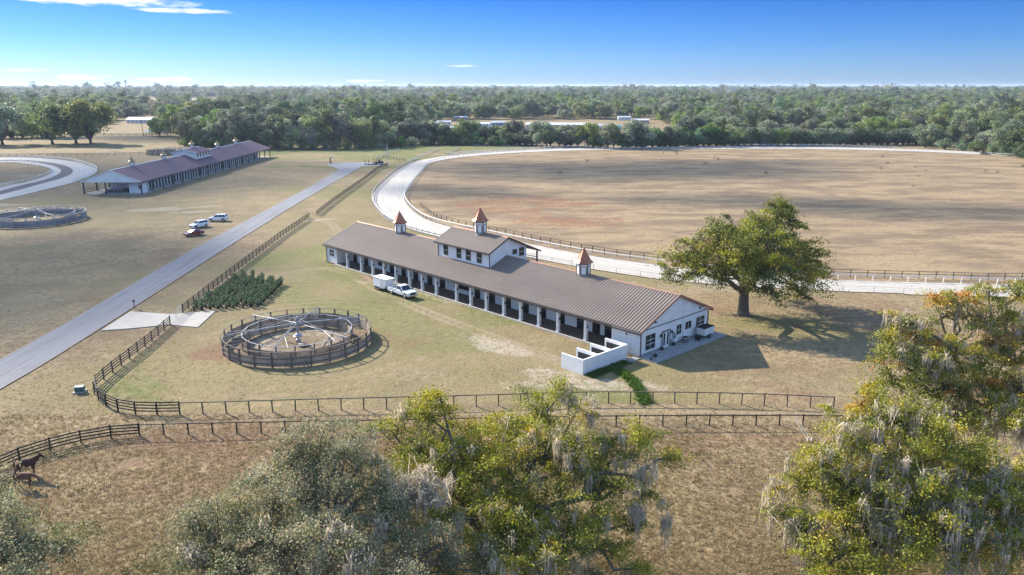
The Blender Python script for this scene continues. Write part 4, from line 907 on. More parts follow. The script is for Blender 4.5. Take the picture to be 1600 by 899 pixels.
# telehandler + dark tines at the road end
tl = thing('forklift', 'dark rough-terrain forklift parked at the end of the road', 'forklift', at(592,257.6), R(182))
loft([(-2.0,[(-.9,.6),(.9,.6),(.9,1.5),(-.9,1.5)]),(-1.0,[(-1,.5),(1,.5),(1,1.7),(-1,1.7)]),(1.2,[(-1,.5),(1,.5),(1,1.2),(-1,1.2)]),(2.0,[(-.8,.6),(.8,.6),(.8,1.0),(-.8,1.0)])]).build('chassis', M['yellow'], tl)
for x in (-.7,.75):
    for y in (-.75,.75): MB().bar((x,y,1.4),(x*.85,y*.9,2.9),.10).build('cab_pillar', M['trim'], tl)
MB().box(-.8,.85,-.85,.85,2.9,3.02).build('cab_roof', M['trim'], tl); MB().box(-.5,.1,-.35,.35,1.35,2.1).build('seat', M['rubber'], tl)
for x, r_ in ((-1.3,.62),(1.35,.66)):
    for y in (-1.05,1.05): wheel(tl, x, y, r_, .36)
for y in (-.4,.4): MB().bar((2.1,y,.3),(2.1,y,3.1),.14).build('mast', M['trim'], tl); MB().bar((2.15,y,.28),(3.6,y,.22),.12,.06).build('fork', M['trim'], tl)
tn = thing('tine_rack', 'dark upright hay tines lying on the road end beside the forklift', 'hay tines', at(578,258), R(180))
MB().box(-3.2,2.2,-.15,.15,.1,.35).build('beam', M['trim'], tn)
for x in (-3.0,-1.2,.4,2.0): MB().bar((x,0,.3),(x+.25,0,2.4 if x in (-3.0,.4,2.0) else 1.6),.28,.2).build('tine', M['trim'], tn)
hy = thing('water_hydrant', 'dark slender water pump standing at the left tip of the paved turnaround', 'water pump', at(516.5,255.6)); MB().lathe([(.7,0),(.7,.25),(.28,.35),(.22,2.2),(.34,2.4)], 10).build('standpipe', M['trim'], hy); MB().lathe([(.5,0),(.75,.5),(.7,.62)], 10, (.5,0,2.5)).build('bowl', M['offwhite'], hy); MB().bar((0,0,2.2),(.9,0,2.9),.12).build('handle', M['trim'], hy)
# guy wires by the near fence
gw_ = thing('guy_wire', 'pale guy wires with stakes leaning to the fence beside the right-hand oak', 'guy wire', at(1238,668)); q = at(1262,690)-at(1238,668)
for k in range(2): MB().tube([(.25*k,0,1.3),(q.x+.4*k,q.y,.0)], [.022,.022], 5).build('wire', M['galv'], gw_); MB().box(q.x+.4*k-.05,q.x+.4*k+.05,q.y-.05,q.y+.05,0,.45).build('stake', M['offwhite'], gw_)

# ------------------------------------------------------------------ horses
def horse(label, loc, rz, coat, sc, head_low):
    t = thing('horse', label, 'horse', loc, rz)
    J = {'rump':(-.78,0,1.38,.24,.25),'loin':(-.35,0,1.36,.25,.27),'barrel':(.05,0,1.30,.27,.31),'chest':(.48,0,1.28,.24,.32),'withers':(.55,0,1.45,.14,.18)}
    if head_low: neck = [('n1',(.85,0,1.42,.13,.22)),('n2',(1.15,0,1.38,.10,.15)),('poll',(1.42,0,1.28,.09,.12)),('nose1',(1.58,0,1.05,.075,.095)),('nose2',(1.68,0,.82,.06,.07))]
    else: neck = [('n1',(.85,0,1.58,.13,.22)),('n2',(1.08,0,1.80,.10,.16)),('poll',(1.27,0,1.98,.09,.12)),('nose1',(1.47,0,1.84,.075,.095)),('nose2',(1.64,0,1.64,.06,.07))]
    vs, rad, idx = [], [], {}
    def addv(n, p): idx[n] = len(vs); vs.append(p[:3]); rad.append(p[3:])
    for k in ('rump','loin','barrel','chest'): addv(k, J[k])
    for k, p in neck: addv(k, p)
    E_ = [('rump','loin'),('loin','barrel'),('barrel','chest'),('chest','n1'),('n1','n2'),('n2','poll'),('poll','nose1'),('nose1','nose2')]
    st = [(.10,-.12),(-.14,.10)]
    for s, y in ((0,-.17),(1,.17)):
        fo, ho = st[0][s], st[1][s]
        addv(f'f1{s}', (.52,y,1.05,.12,.13)); addv(f'f2{s}', (.54+fo*.6,y,.74,.075,.08)); addv(f'f3{s}', (.54+fo,y,.42,.05,.05)); addv(f'f4{s}', (.52+fo*.9,y,.12,.042,.042)); addv(f'f5{s}', (.57+fo*.9,y,.02,.06,.05))
        E_ += [('chest',f'f1{s}'),(f'f1{s}',f'f2{s}'),(f'f2{s}',f'f3{s}'),(f'f3{s}',f'f4{s}'),(f'f4{s}',f'f5{s}')]
        addv(f'h1{s}', (-.74,y,1.05,.16,.18)); addv(f'h2{s}', (-.66+ho*.5,y,.80,.10,.11)); addv(f'h3{s}', (-.92+ho,y,.50,.06,.062)); addv(f'h4{s}', (-.88+ho,y,.14,.045,.045)); addv(f'h5{s}', (-.82+ho,y,.02,.06,.05))
        E_ += [('rump',f'h1{s}'),(f'h1{s}',f'h2{s}'),(f'h2{s}',f'h3{s}'),(f'h3{s}',f'h4{s}'),(f'h4{s}',f'h5{s}')]
    me = bpy.data.meshes.new('body'); me.from_pydata(vs, [(idx[a],idx[b]) for a,b in E_], []); me.materials.append(M[coat])
    o = bpy.data.objects.new('body', me); COL.objects.link(o); o.parent = t
    o.modifiers.new('skin','SKIN'); me.skin_vertices or None
    for v, r_ in zip(me.skin_vertices[0].data, rad): v.radius = (r_[0]*1.22, r_[1]*1.22)
    me.skin_vertices[0].data[0].use_root = True
    sb = o.modifiers.new('sub','SUBSURF'); sb.levels = 2; sb.render_levels = 2
    P = dict(neck); pl, n1_ = Vector(P['poll'][:3]), Vector(P['n1'][:3]); n2_ = Vector(P['n2'][:3])
    for s in (-1,1): MB().lathe([(.045,0),(.04,.08),(.008,.18)], 6, (pl.x-.02, s*.07, pl.z+.07)).build('ear', M[coat], t)
    mn = MB(); 
    for k in range(9): f = k/8; p = (n1_*(1-f)+n2_*f if f < .5 else n2_*(2-2*f)+pl*(2*f-1)) if False else n1_.lerp(pl, f); mn.hexa([Vector(q) for q in [(p.x-.06,.06,p.z-.05),(p.x+.06,.06,p.z-.05),(p.x+.06,.10,p.z-.05),(p.x-.06,.10,p.z-.05),(p.x-.07,-.02,p.z+.17),(p.x+.05,-.02,p.z+.17),(p.x+.05,.03,p.z+.17),(p.x-.07,.03,p.z+.17)]])
    mn.build('mane', M['mane'], t)
    MB().tube([(-.98,0,1.42),(-1.12,0,1.25),(-1.16,0,.95),(-1.13,0,.55)], [.05,.08,.09,.02], 8).build('tail', M['mane'], t, smooth=True)
    t.scale = (sc,)*3
    return t
horse('dark bay horse with raised head beside the four-rail fence', at(45,742), R(4), 'bay', .98, False)
horse('smaller chestnut horse with lowered head in front of the dark bay', at(40,761), R(-8), 'chestnut', .86, True)
# ------------------------------------------------------------------ far buildings
def shed(name, label, cat, loc, rz, L, Wd, eh, rh, wall, roof, nw=4, group=None):
    t = thing(name, label, cat, loc, rz, group)
    MB().prism([(-Wd/2,0),(Wd/2,0),(Wd/2,eh),(0,rh-.06),(-Wd/2,eh)], -L/2, L/2).build('wall', M[wall], t)
    MB().prism([(-Wd/2-.4,eh-.1),(0,rh+.05),(Wd/2+.4,eh-.1),(Wd/2+.4,eh+.12),(0,rh+.28),(-Wd/2-.4,eh+.12)], -L/2-.4, L/2+.4).build('roof', M[roof], t)
    for s in (-1,1):
        for i in range(nw):
            y = -L/2+L*(i+.5)/nw; f = MB().box(*sorted((s*(Wd/2+.01),s*(Wd/2+.09))),y-.65,y+.65,.95,2.15).build('window', M['white_paint'], t)
            MB().box(*sorted((s*(Wd/2+.092),s*(Wd/2+.11))),y-.5,y+.5,1.05,2.05).build('pane', M['glass'], f)
    MB().box(-.5,.5,-L/2-.08,-L/2-.01,.0,2.1).build('door', M['trim'], t)
    return t
M['tan'] = mat('tan_siding', (.50,.40,.32), .8, .08, 1); M['metalroof'] = mat('white_metal_roof', (.66,.67,.69), .5, .06, .5); M['bluegrey'] = mat('bluegrey_siding', (.27,.33,.42), .7, .1, 1); M['tealroof'] = mat('teal_roof', (.10,.30,.30), .6, .1, 1)
homes = [((700,206),R(88),14,5,'bluegrey','metalroof','blue-grey mobile home glimpsed between the treeline gaps'), ((673,199),R(80),13,5,'white','metalroof','white mobile home furthest left of the trailer park'), ((694,196),R(95),12,5,'white','metalroof','white mobile home with a car port behind the treeline gap'),
         ((755,199),R(70),13,5,'white','metalroof','white mobile home behind the leafy oak at the track entrance'), ((778,197),R(100),12,5,'bluegrey','metalroof','grey mobile home left of the long tan building'), ((905,200),R(60),12,5,'white','metalroof','white mobile home right of the long tan building'), ((938,202),R(92),13,5,'white','metalroof','white mobile home before the round green tree'), ((960,204),R(85),11,5,'white','tealroof','white shed with a teal roof above the hedge'),
         ((1000,193),R(88),16,6,'tan','metalroof','tan mobile home on the grass beyond the hedge'), ((975,188),R(95),13,5,'white','metalroof','white mobile home deep among the trees'), ((720,188),R(90),14,6,'tan','metalroof','tan mobile home on the field behind the trailer park'), ((1370,165+22),R(90),16,8,'tan','tan','tan house roof among the pines on the right')]
for (q, rz, L, Wd, wl, rf, lb) in homes: shed('mobile_home', lb, 'mobile home', at(*q), rz, L, Wd, 2.9, 3.9, wl, rf, 4, 'mobile homes beyond the treeline')
shed('long_building', 'long tan building with white roof above the hedge', 'building', at(868,203.5), R(84), 46, 10, 4.2, 5.6, 'tan', 'metalroof', 9)
shed('warehouse', 'white roofed warehouse among the far left trees', 'warehouse', at(45,174.5), R(96), 62, 30, 6, 9.5, 'white', 'metalroof', 8)
shed('farm_house', 'white farmhouse at the back of the far left field', 'house', at(222,192.5), R(80), 26, 9, 3.2, 5.2, 'white', 'white_paint', 6)
sh_ = thing('field_shelter', 'low blue-roofed shelter by the far field fence', 'shelter', at(248,212.5), R(90)); M['bluetarp'] = mat('pale_blue_roof', (.36,.48,.66), .5, .06, 1)
for x in (-2.4,2.4):
    for y in (-7.5,0,7.5): bx(x-.12,x+.12,y-.12,y+.12,0,3.0).build('post', M['trim'], sh_)
MB().prism([(-3.2,2.7),(3.2,3.6),(3.2,3.75),(-3.2,2.85)], -8.6, 8.6).build('roof', M['bluetarp'], sh_)
tw = thing('radio_tower', 'thin lattice radio tower on the left horizon', 'tower', (-885, 1820, 0))
for a in range(3): t_ = 2*math.pi*a/3; MB().tube([(2.2*math.cos(t_),2.2*math.sin(t_),0),(.8*math.cos(t_),.8*math.sin(t_),46)], [.35,.3], 5).build('leg', M['galv_mesh'], tw)
lt = MB()
for k in range(15):
    z0, z1 = k*3.1, (k+1)*3.1; f0, f1 = 2.2-1.4*z0/46, 2.2-1.4*z1/46
    for a in range(3): t0, t1 = 2*math.pi*a/3, 2*math.pi*(a+1)/3; lt.tube([(f0*math.cos(t0),f0*math.sin(t0),z0),(f1*math.cos(t1),f1*math.sin(t1),z1)], [.15,.15], 4)
lt.build('lattice', M['galv_mesh'], tw); MB().box(-1.6,1.6,-1.6,1.6,42,45).build('antenna_ring', M['galv_mesh'], tw)
up = thing('utility_pole', 'lone wooden utility pole in the far left field', 'utility pole', at(224,213)); MB().tube([(0,0,0),(0,0,11)], [.22,.16], 6).build('pole', M['post_wood'], up); MB().bar((-1.3,0,10.2),(1.3,0,10.2),.18).build('crossarm', M['post_wood'], up)
# ------------------------------------------------------------------ foliage
def leaf_mat(name, trans=0.35, attr='tint', vary=0.0, base=None, rough=.6):
    m = bpy.data.materials.new(name); m.use_nodes = True; t = NT(m.node_tree); t.n.clear()
    o = t.node('ShaderNodeOutputMaterial'); d = t.node('ShaderNodeBsdfPrincipled'); d.inputs['Roughness'].default_value = rough; d.inputs['Specular IOR Level'].default_value = .3
    tr = t.node('ShaderNodeBsdfTranslucent'); mx = t.node('ShaderNodeMixShader'); mx.inputs[0].default_value = trans
    a = t.node('ShaderNodeAttribute', attribute_name=attr); col = a.outputs['Color']
    if vary:
        oi = t.node('ShaderNodeObjectInfo'); hs = t.node('ShaderNodeHueSaturation'); r_ = oi.outputs['Random']
        t.put(hs.inputs['Hue'], t.math('ADD', .5-vary*.022, t.math('MULTIPLY', r_, vary*.075)))
        r2 = t.math('FRACT', t.math('MULTIPLY', r_, 7.31)); r3 = t.math('FRACT', t.math('MULTIPLY', r_, 23.7))
        t.put(hs.inputs['Value'], t.math('ADD', 1-vary*.45, t.math('MULTIPLY', r2, vary*1.15))); t.put(hs.inputs['Saturation'], t.math('ADD', 1-vary*.6, t.math('MULTIPLY', r3, vary*.8)))
        t.put(hs.inputs['Color'], col); col = hs.outputs[0]
    t.put(d.inputs['Base Color'], col); hs2 = t.node('ShaderNodeHueSaturation'); hs2.inputs['Value'].default_value = 1.25; hs2.inputs['Saturation'].default_value = 1.15; t.put(hs2.inputs['Color'], col); t.put(tr.inputs[0], hs2.outputs[0])
    t.l.new(d.outputs[0], mx.inputs[1]); t.l.new(tr.outputs[0], mx.inputs[2]); t.l.new(mx.outputs[0], o.inputs[0])
    return m
M['leaf'] = leaf_mat('oak_leaf', .30); M['moss'] = leaf_mat('spanish_moss', .30, rough=.9)
M['leaf_far'] = leaf_mat('wood_leaf', .30, vary=1.0)
M['bark'] = mat('oak_bark', (0.085,0.068,0.054), .95, .2, 3.0, c2=(.16,.14,.12), bump=.6, bscale=14)
M['bark_pale'] = mat('pale_bark', (0.27,0.25,0.225), .95, .15, 3.0, c2=(.17,.15,.13))
def quads(C, ln, wd, up, rs, bend=0.0):
    """diamond leaves at centres C (n,3) with random orientation biased to normals up"""
    n = len(C); d = rs.normal(size=(n,3)); d /= np.linalg.norm(d, axis=1)[:,None]
    nn = rs.normal(size=(n,3))*.75 + up; s = np.cross(d, nn); s /= np.linalg.norm(s, axis=1)[:,None]+1e-9
    L = (ln*(.65+.7*rs.random(n)))[:,None]; W = (wd*(.65+.7*rs.random(n)))[:,None]
    V = np.stack([C-d*L*.5, C+s*W*.5, C+d*L*.5, C-s*W*.5], 1).reshape(-1,3)
    F = np.arange(n*4).reshape(-1,4); return V, F
def kmeans(P, k, rs, it=8):
    c = P[rs.choice(len(P), k, replace=False)].copy()
    for _ in range(it):
        lab = np.argmin(((P[:,None]-c[None])**2).sum(-1), 1)
        for j in range(k):
            if (lab == j).any(): c[j] = P[lab == j].mean(0)
    return c, lab
def wobble(a, b, k, amp, rs, sag=0.0):
    a, b = np.asarray(a, float), np.asarray(b, float); L = np.linalg.norm(b-a)
    pts = [a]
    for i in range(1, k): f = i/k; pts.append(a+(b-a)*f + rs.normal(size=3)*amp*L + np.array([0,0,sag*L*math.sin(math.pi*f)]))
    pts.append(b); return pts
PAL = {'dark': (0.085,0.111,0.031), 'green': (0.183,0.203,0.045), 'lime': (0.336,0.325,0.042), 'yellow': (0.590,0.437,0.047), 'orange': (0.614,0.260,0.047), 'silver': (0.401,0.366,0.224), 'sage': (0.254,0.254,0.136), 'deep': (0.083,0.092,0.045), 'brown': (0.260,0.177,0.071)}
def oak(name, label, base, lobes, pal, seed, leaf=(.17,.085), dens=7.5, per=44, moss=0.0, mossspots=(), fork=3.6, tr=.55, tips=None, sig=.33, group=None, twigs=.35, bare=0.10):
    """lobes: (px, py, Y, r). trunk, limb, crown (leaf mesh), moss"""
    rs = np.random.default_rng(seed); t = thing(name, label, 'tree', base, 0, group)
    LB = np.array([[*at_y(a,b,Y), r] for a,b,Y,r in lobes]); LB[:,:3] -= np.array(base); 
    c0 = np.array([0,0,0.]); fk = np.array([rs.normal()*.3, rs.normal()*.3, fork])
    br = MB(); tk = MB()
    tk.tube([(0,0,-.3),(0,0,.25),(fk[0]*.4,fk[1]*.4,fork*.5),tuple(fk)], [tr*1.75,tr*1.2,tr,tr*.95], 12)
    k = max(4, len(LB)//5); cen, lab = kmeans(LB[:,:3], k, rs)
    for j in range(k):
        m_ = np.where(lab == j)[0]
        if not len(m_): continue
        tgt = fk + (cen[j]-fk)*.62; pts = wobble(fk, tgt, 4, .05, rs, .08); r0 = tr*.62
        br.tube(pts, list(np.linspace(r0, r0*.55, len(pts))), 8, False)
        for i in m_:
            p2 = wobble(tgt, LB[i,:3]-np.array([0,0,LB[i,3]*.2]), 4, .07, rs, .06); br.tube(p2, list(np.linspace(r0*.5, .05, len(p2))), 6, False)
    CC, TT, N_ = [], [], []
    names = list(pal); wts = np.array([pal[q] for q in names], float); wts /= wts.sum(); pc = np.array([PAL[q] for q in names])
    SP = []
    for (x,y,z,r) in LB:
        nc = max(5, int(dens*r*r*.42)); u = rs.normal(size=(nc,3)); u[:,2] += .45; u /= np.linalg.norm(u, axis=1)[:,None]
        rad = r*(.35+.80*rs.random(nc)**.7); q = np.c_[u[:,0]*rad, u[:,1]*rad, u[:,2]*rad*.85] + (x,y,z)
        lw = rs.dirichlet(wts*7+.05); mf = rs.choice([0,.15,.6,2.2])   # each bough has its own hue balance and moss load
        for i in range(nc):
            if rs.random() < twigs: br.tube(wobble((x,y,z-r*.2), q[i], 3, .10, rs), [.06,.045,.03,.012], 4, False)
            if rs.random() < bare: continue
            n = int(per*3.0*(.35+1.2*rs.random())); sg = sig*(.9+1.1*rs.random())
            # a flattened spray drooping outwards along the bough
            dd = u[i]*np.array([1,1,.35]); dd /= np.linalg.norm(dd)+1e-6; al = rs.normal(size=(n,1))*sg*1.45
            g = rs.normal(size=(n,3))*sg*np.array([.85,.85,.36]) + al*dd; g[:,2] -= .22*(np.hypot(g[:,0],g[:,1])**2)/max(sg,.2)*.5
            cw = rs.dirichlet(lw*2.2+.02); cl = (cw @ pc)[None]*(.62+.70*rs.random((n,1)))*(1+rs.normal(size=(n,3))*np.array([.10,.06,.08]))
            if tips and u[i,2] > .15 and rs.random() < tips[1]: cl = np.array(PAL[tips[0]])*(.7+.5*rs.random((n,1)))  # upper sprays recoloured: lime paints sunlit tops, orange is leaf colour
            CC.append(q[i]+g); TT.append(cl); N_.append(np.repeat(u[i][None]*.5+np.array([[0,0,.6]]), n, 0))
            if moss and rs.random() < min(.8, moss*.20*mf): 
                for _ in range(1+rs.poisson(.8)): SP.append((*(q[i]+dd*sg*rs.uniform(-.5,1.6)+np.array([rs.normal()*.3, rs.normal()*.3, -.12])), 1.0))
    C = np.concatenate(CC); T_ = np.concatenate(TT); U_ = np.concatenate(N_)
    V, F = quads(C, leaf[0], leaf[1], U_, rs); col = np.repeat(np.c_[T_, np.ones(len(T_))], 4, 0)
    cr_ = bpy.data.objects.new('crown', np_mesh('crown', V, F, M['leaf'], {'tint': col})); COL.objects.link(cr_); cr_.parent = t
    tk.build('trunk', M['bark'], t, smooth=True); br.build('limbs', M['bark'] if not moss else M['bark'], t, smooth=True)
    if moss or len(mossspots):
        S = list(SP)
        for (a,b,Y,n,sp) in mossspots:
            p0 = np.array(at_y(a,b,Y))-np.array(base)
            for _ in range(n): S.append((*(p0+rs.normal(size=3)*sp*np.array([1,.6,.7])), 1.25))
        VV, FF, CL = [], [], []; b0 = 0
        for (x,y,z,kq) in S:
            ns = rs.integers(14, 34); L0 = kq*(.6+1.7*rs.random()**2)
            for _ in range(ns):
                o = np.array([x,y,z])+rs.normal(size=3)*np.array([.15,.15,.16]); L1 = L0*(.4+.7*rs.random()); a = rs.random()*6.283; s = np.array([math.cos(a),math.sin(a),0])*(.028+.04*rs.random())
                dr = np.array([rs.normal()*.12, rs.normal()*.12, -1]); pts = []
                if rs.random() < .4: dr = rs.normal(size=3)*.7; L1 *= .55; s = s*.6
                for i in range(5): f = i/4; wdt = (1-f*.85)*(.7+.6*rs.random()); pc_ = o+dr*L1*f+rs.normal(size=3)*.035; pts += [pc_-s*wdt, pc_+s*wdt]
                if _ % 2: pts = list(np.array([pp for pp in pts])*1.0)
                VV += pts; FF += [(b0+2*i, b0+2*i+1, b0+2*i+3, b0+2*i+2) for i in range(4)]; b0 += 10
                c_ = np.array((.60,.52,.40))*(.55+.65*rs.random()); CL += [(*c_,1)]*10
        mo = bpy.data.objects.new('moss', np_mesh('moss', np.array(VV), np.array(FF), M['moss'], {'tint': np.array(CL)})); COL.objects.link(mo); mo.parent = t; mo['kind'] = 'stuff'
    return t
def vb(x, y): p = at(x, y); return Vector((p.x, p.y, 0))
oak('oak_tree', 'lone spreading green oak standing behind the right end of the barn', vb(1161,491), [(1215,335,113,2.2),(1236,346,114,1.9),(1185,355,115,2.8),(1142,352,112,1.7),(1125,375,113,2.3),(1160,385,109,3.0),(1205,380,108,3.0),(1245,385,113,2.8),(1266,408,114,2.5),(1270,438,112,2.0),(1235,425,108,2.8),(1252,458,108,1.7),(1200,425,106,2.8),(1165,415,106,2.8),(1120,403,109,2.8),(1085,393,111,2.5),(1060,403,111,2.2),(1042,425,110,1.6),(1090,428,108,2.2),(1130,430,107,1.8),(1195,452,104,1.8),(1212,460,103,1.4),(1180,370,120,3.6),(1220,388,121,3.6),(1130,385,120,3.4),(1180,405,123,3.6),(1085,405,119,2.8),(1255,412,120,3.2),(1222,322,114,1.2),(1118,350,112,1.1)],
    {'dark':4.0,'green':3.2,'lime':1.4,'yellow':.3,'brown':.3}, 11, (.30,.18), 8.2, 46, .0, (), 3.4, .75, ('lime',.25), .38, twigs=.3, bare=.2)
oak('oak_tree', 'golden green moss-hung oak in the centre foreground', Vector((-1.5,44.5,0)), [(665,640,51,1.8),(690,625,51,1.0),(618,675,50,1.7),(640,720,48,2.2),(690,710,49,2.2),(745,695,50,2.3),(800,685,51,2.2),(840,648,52,1.9),(868,622,52,1.2),(900,640,52,1.0),(860,700,49,2.3),(800,735,47,2.2),(730,745,47,2.0),(660,765,46,1.6),(905,730,49,2.0),(950,700,50,1.7),(1000,697,50,1.5),(1045,712,50,.9),(960,755,48,1.7),(1005,770,48,1.3),(930,800,46,1.9),(880,785,45,1.6),(985,828,46,1.0),(850,845,43,1.8),(780,835,43,2.0),(915,860,43,1.7),(992,885,44,.9),(840,895,41,1.8),(740,870,42,1.8),(760,720,53,2.4),(840,740,53,2.4),(680,690,53,2.0),(915,700,54,1.8),(720,800,44,1.7),(680,820,43,1.6),(810,790,45.5,1.6),(840,810,46,1.4),(700,760,46,1.5),(800,870,42,1.8),(890,830,45,1.4),(960,860,44,1.1),(760,770,46,1.4)],
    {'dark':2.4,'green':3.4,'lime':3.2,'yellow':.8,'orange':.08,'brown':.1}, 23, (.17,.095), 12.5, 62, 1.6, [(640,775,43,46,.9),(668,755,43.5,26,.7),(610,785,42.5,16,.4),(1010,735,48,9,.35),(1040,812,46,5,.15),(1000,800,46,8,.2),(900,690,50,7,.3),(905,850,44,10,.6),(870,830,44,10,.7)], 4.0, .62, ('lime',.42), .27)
oak('oak_tree', 'silvery grey-green oak in the lower left foreground', Vector((-11.5,37.5,0)), [(500,690,44,2.0),(455,722,43,2.1),(430,760,42,2.2),(520,730,43,2.2),(560,722,44,1.9),(480,780,41,2.3),(540,790,41,2.3),(590,762,43,1.9),(610,805,41,2.0),(350,800,41,1.6),(315,822,40,1.7),(300,855,39,1.5),(360,850,39,1.9),(420,830,39,2.3),(480,850,38,2.3),(400,892,37,2.1),(560,860,38,2.2),(640,850,40,2.0),(335,900,37,1.8),(690,885,40,1.8),(620,905,37,2.1),(500,910,36,2.2),(375,782,42,1.1),(540,695,45,1.3),(700,850,41,1.6),(760,890,40,1.6)],
    {'silver':3.6,'sage':3.2,'deep':2.0,'green':.9}, 31, (.155,.08), 12.5, 66, .45, [(580,850,39,14,.7),(510,880,38,10,.6)], 3.8, .6, None, .27)
oak('oak_tree', 'grey-green oak cut off at the lower left corner', Vector((-29,36,0)), [(2,800,40,1.3),(26,835,38,1.6),(-20,830,39,2.2),(68,852,38,1.3),(10,870,37,2.0),(90,842,39,.8),(-40,780,41,2.2),(40,893,36,1.6),(-60,860,38,2.4),(-90,800,40,2.4),(-15,765,41,1.0)],
    {'sage':3.2,'silver':1.8,'deep':2.0,'green':1.0}, 37, (.165,.085), 12, 62, .25, (), 3.5, .5, None, .27)
oak('oak_tree', 'large yellow-green oak with grey moss in the lower right foreground', Vector((24,43.5,0)), [(1370,650,49,2.0),(1320,672,48,1.9),(1290,712,47,1.9),(1255,752,46,1.7),(1232,812,45,1.5),(1262,850,44,1.7),(1310,760,46,2.1),(1420,655,49,1.9),(1370,720,46,2.2),(1440,720,46,2.1),(1480,690,47,1.8),(1530,722,46,1.9),(1580,745,46,2.1),(1320,820,44,2.1),(1380,790,44,2.0),(1290,885,42,1.7),(1350,880,42,2.0),(1440,790,43,1.8),(1500,785,44,1.9),(1560,805,44,2.1),(1430,865,42,2.0),(1500,855,42,2.0),(1570,875,42,2.1),(1615,830,44,2.4),(1640,770,45,2.4),(1345,625,50,1.2),(1400,690,52,2.4),(1330,720,52,2.2),(1480,730,52,2.2)],
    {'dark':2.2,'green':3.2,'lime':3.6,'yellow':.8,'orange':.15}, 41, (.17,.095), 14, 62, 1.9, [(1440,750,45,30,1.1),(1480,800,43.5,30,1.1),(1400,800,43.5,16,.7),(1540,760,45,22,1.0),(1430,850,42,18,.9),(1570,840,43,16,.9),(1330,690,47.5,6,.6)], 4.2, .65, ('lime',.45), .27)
oak('oak_tree', 'moss-draped oak with orange tips rising at the right edge', Vector((42,63,0)), [(1405,502,64,1.4),(1392,545,62,1.5),(1430,572,61,1.9),(1440,520,64,1.6),(1470,492,65,1.7),(1500,465,66,1.4),(1545,458,66,1.3),(1592,458,66,1.5),(1520,502,64,1.7),(1570,502,64,1.7),(1480,552,62,1.8),(1530,565,62,1.8),(1590,562,62,2.0),(1398,592,61,1.3),(1440,612,61,1.5),(1500,615,61,1.7),(1560,625,60,1.7),(1620,620,60,2.2),(1480,645,60,1.2),(1640,540,63,2.2),(1640,480,65,2.0),(1550,530,64,1.9),(1460,460+10,66,1.2),(1385,570,62,1.2),(1530,595,61,1.7),(1590,600,60.5,1.8),(1460,590,61.5,1.5),(1420,545,63,1.4),(1600,520,64,1.7),(1460,645,58,1.4),(1520,660,57,1.5),(1580,650,57,1.7),(1420,635,59,1.2),(1630,670,57,1.9)],
    {'dark':1.3,'green':2.6,'lime':2.8,'yellow':.9,'orange':.18,'silver':.5}, 47, (.20,.11), 11, 56, 2.6, [(1440,640,61,16,.6),(1490,650,60.5,14,.6),(1545,660,60,22,.8),(1590,665,60,18,.7),(1525,600,62,16,.8),(1570,540,63.5,14,.8),(1475,585,62,12,.7),(1530,480,65.5,10,.8)], 4.5, .6, ('orange',.07), .29, twigs=.5, bare=.12)

# ------------------------------------------------------------------ wood trees: a kit of crowns shared by many individuals
def crown_mesh(seed, kind):
    rs = np.random.default_rng(seed); C, U_, T_ = [], [], []; br = MB()
    if kind == 'oak': W, Hh, zb, nl, lf, per = 8.5, 12.5, 1.4, 30, .66, 70
    elif kind == 'tall': W, Hh, zb, nl, lf, per = 5.2, 17.0, 4.0, 22, .60, 60
    elif kind == 'pine': W, Hh, zb, nl, lf, per = 3.4, 19.0, 9.0, 16, .45, 60
    elif kind == 'bush': W, Hh, zb, nl, lf, per = 5.5, 7.5, .2, 20, .52, 70
    else: W, Hh, zb, nl, lf, per = 6.0, 13.0, 3.5, 20, .34, 10      # bare
    mid = (zb+Hh)/2; hz = (Hh-zb)/2
    for i in range(nl):
        u = rs.normal(size=3); u /= np.linalg.norm(u); f = .35+.6*rs.random()**.6
        x, y, z = u[0]*W*f, u[1]*W*f, mid+u[2]*hz*f; r = (1.3+1.5*rs.random())*(W/8.5)**.6
        if kind == 'oak' and z > mid: x *= .85; y *= .85
        br.tube([(0,0,zb*.8),(x*.45,y*.45,zb+(z-zb)*.6),(x,y,z)], [.26,.15,.04], 5, False)
        n = int(per*r); v = rs.normal(size=(n,3)); v[:,2] += .25; v /= np.linalg.norm(v, axis=1)[:,None]; rad = r*(.55+.6*rs.random((n,1)))
        C.append(np.array([x,y,z])+v*rad*np.array([1.1,1.1,.85])); U_.append(v*.6+np.array([[0,0,.6]]))
        tone = .75+.5*rs.random(); T_.append(np.array({'oak':(.180,.210,.070),'tall':(.185,.212,.078),'pine':(.120,.165,.066),'bush':(.105,.148,.050),'bare':(.30,.275,.25)}[kind])*tone*(.7+.6*rs.random((n,1))))
        if kind == 'bare':
            for _ in range(14): e = np.array([x,y,z])+rs.normal(size=3)*r*.8; br.tube([(x*.8,y*.8,z-.8),tuple(e)], [.06,.02], 3, False)
    C = np.concatenate(C); U_ = np.concatenate(U_); T_ = np.concatenate(T_)
    V, F = quads(C, lf*1.25, lf*.8, U_, rs); me = np_mesh('crown', V, F, M['leaf_far'], {'tint': np.repeat(np.c_[T_, np.ones(len(T_))], 4, 0)})
    tk = MB(); tk.tube([(0,0,-.4),(0,0,.6),(.1,.05,zb*1.05+.4)], [.62,.42,.30], 8)
    if kind == 'pine': tk.tube([(.1,.05,zb),(0,0,Hh-1)], [.3,.08], 6)
    tk.v += []; b = len(tk.v); tk.v += br.v; tk.f += [tuple(b+i for i in f) for f in br.f]
    tm = tk.mesh('trunk', M['bark_pale'] if kind in ('bare',) else M['bark'], True)
    return me, tm, V, F, T_
KIT = {}
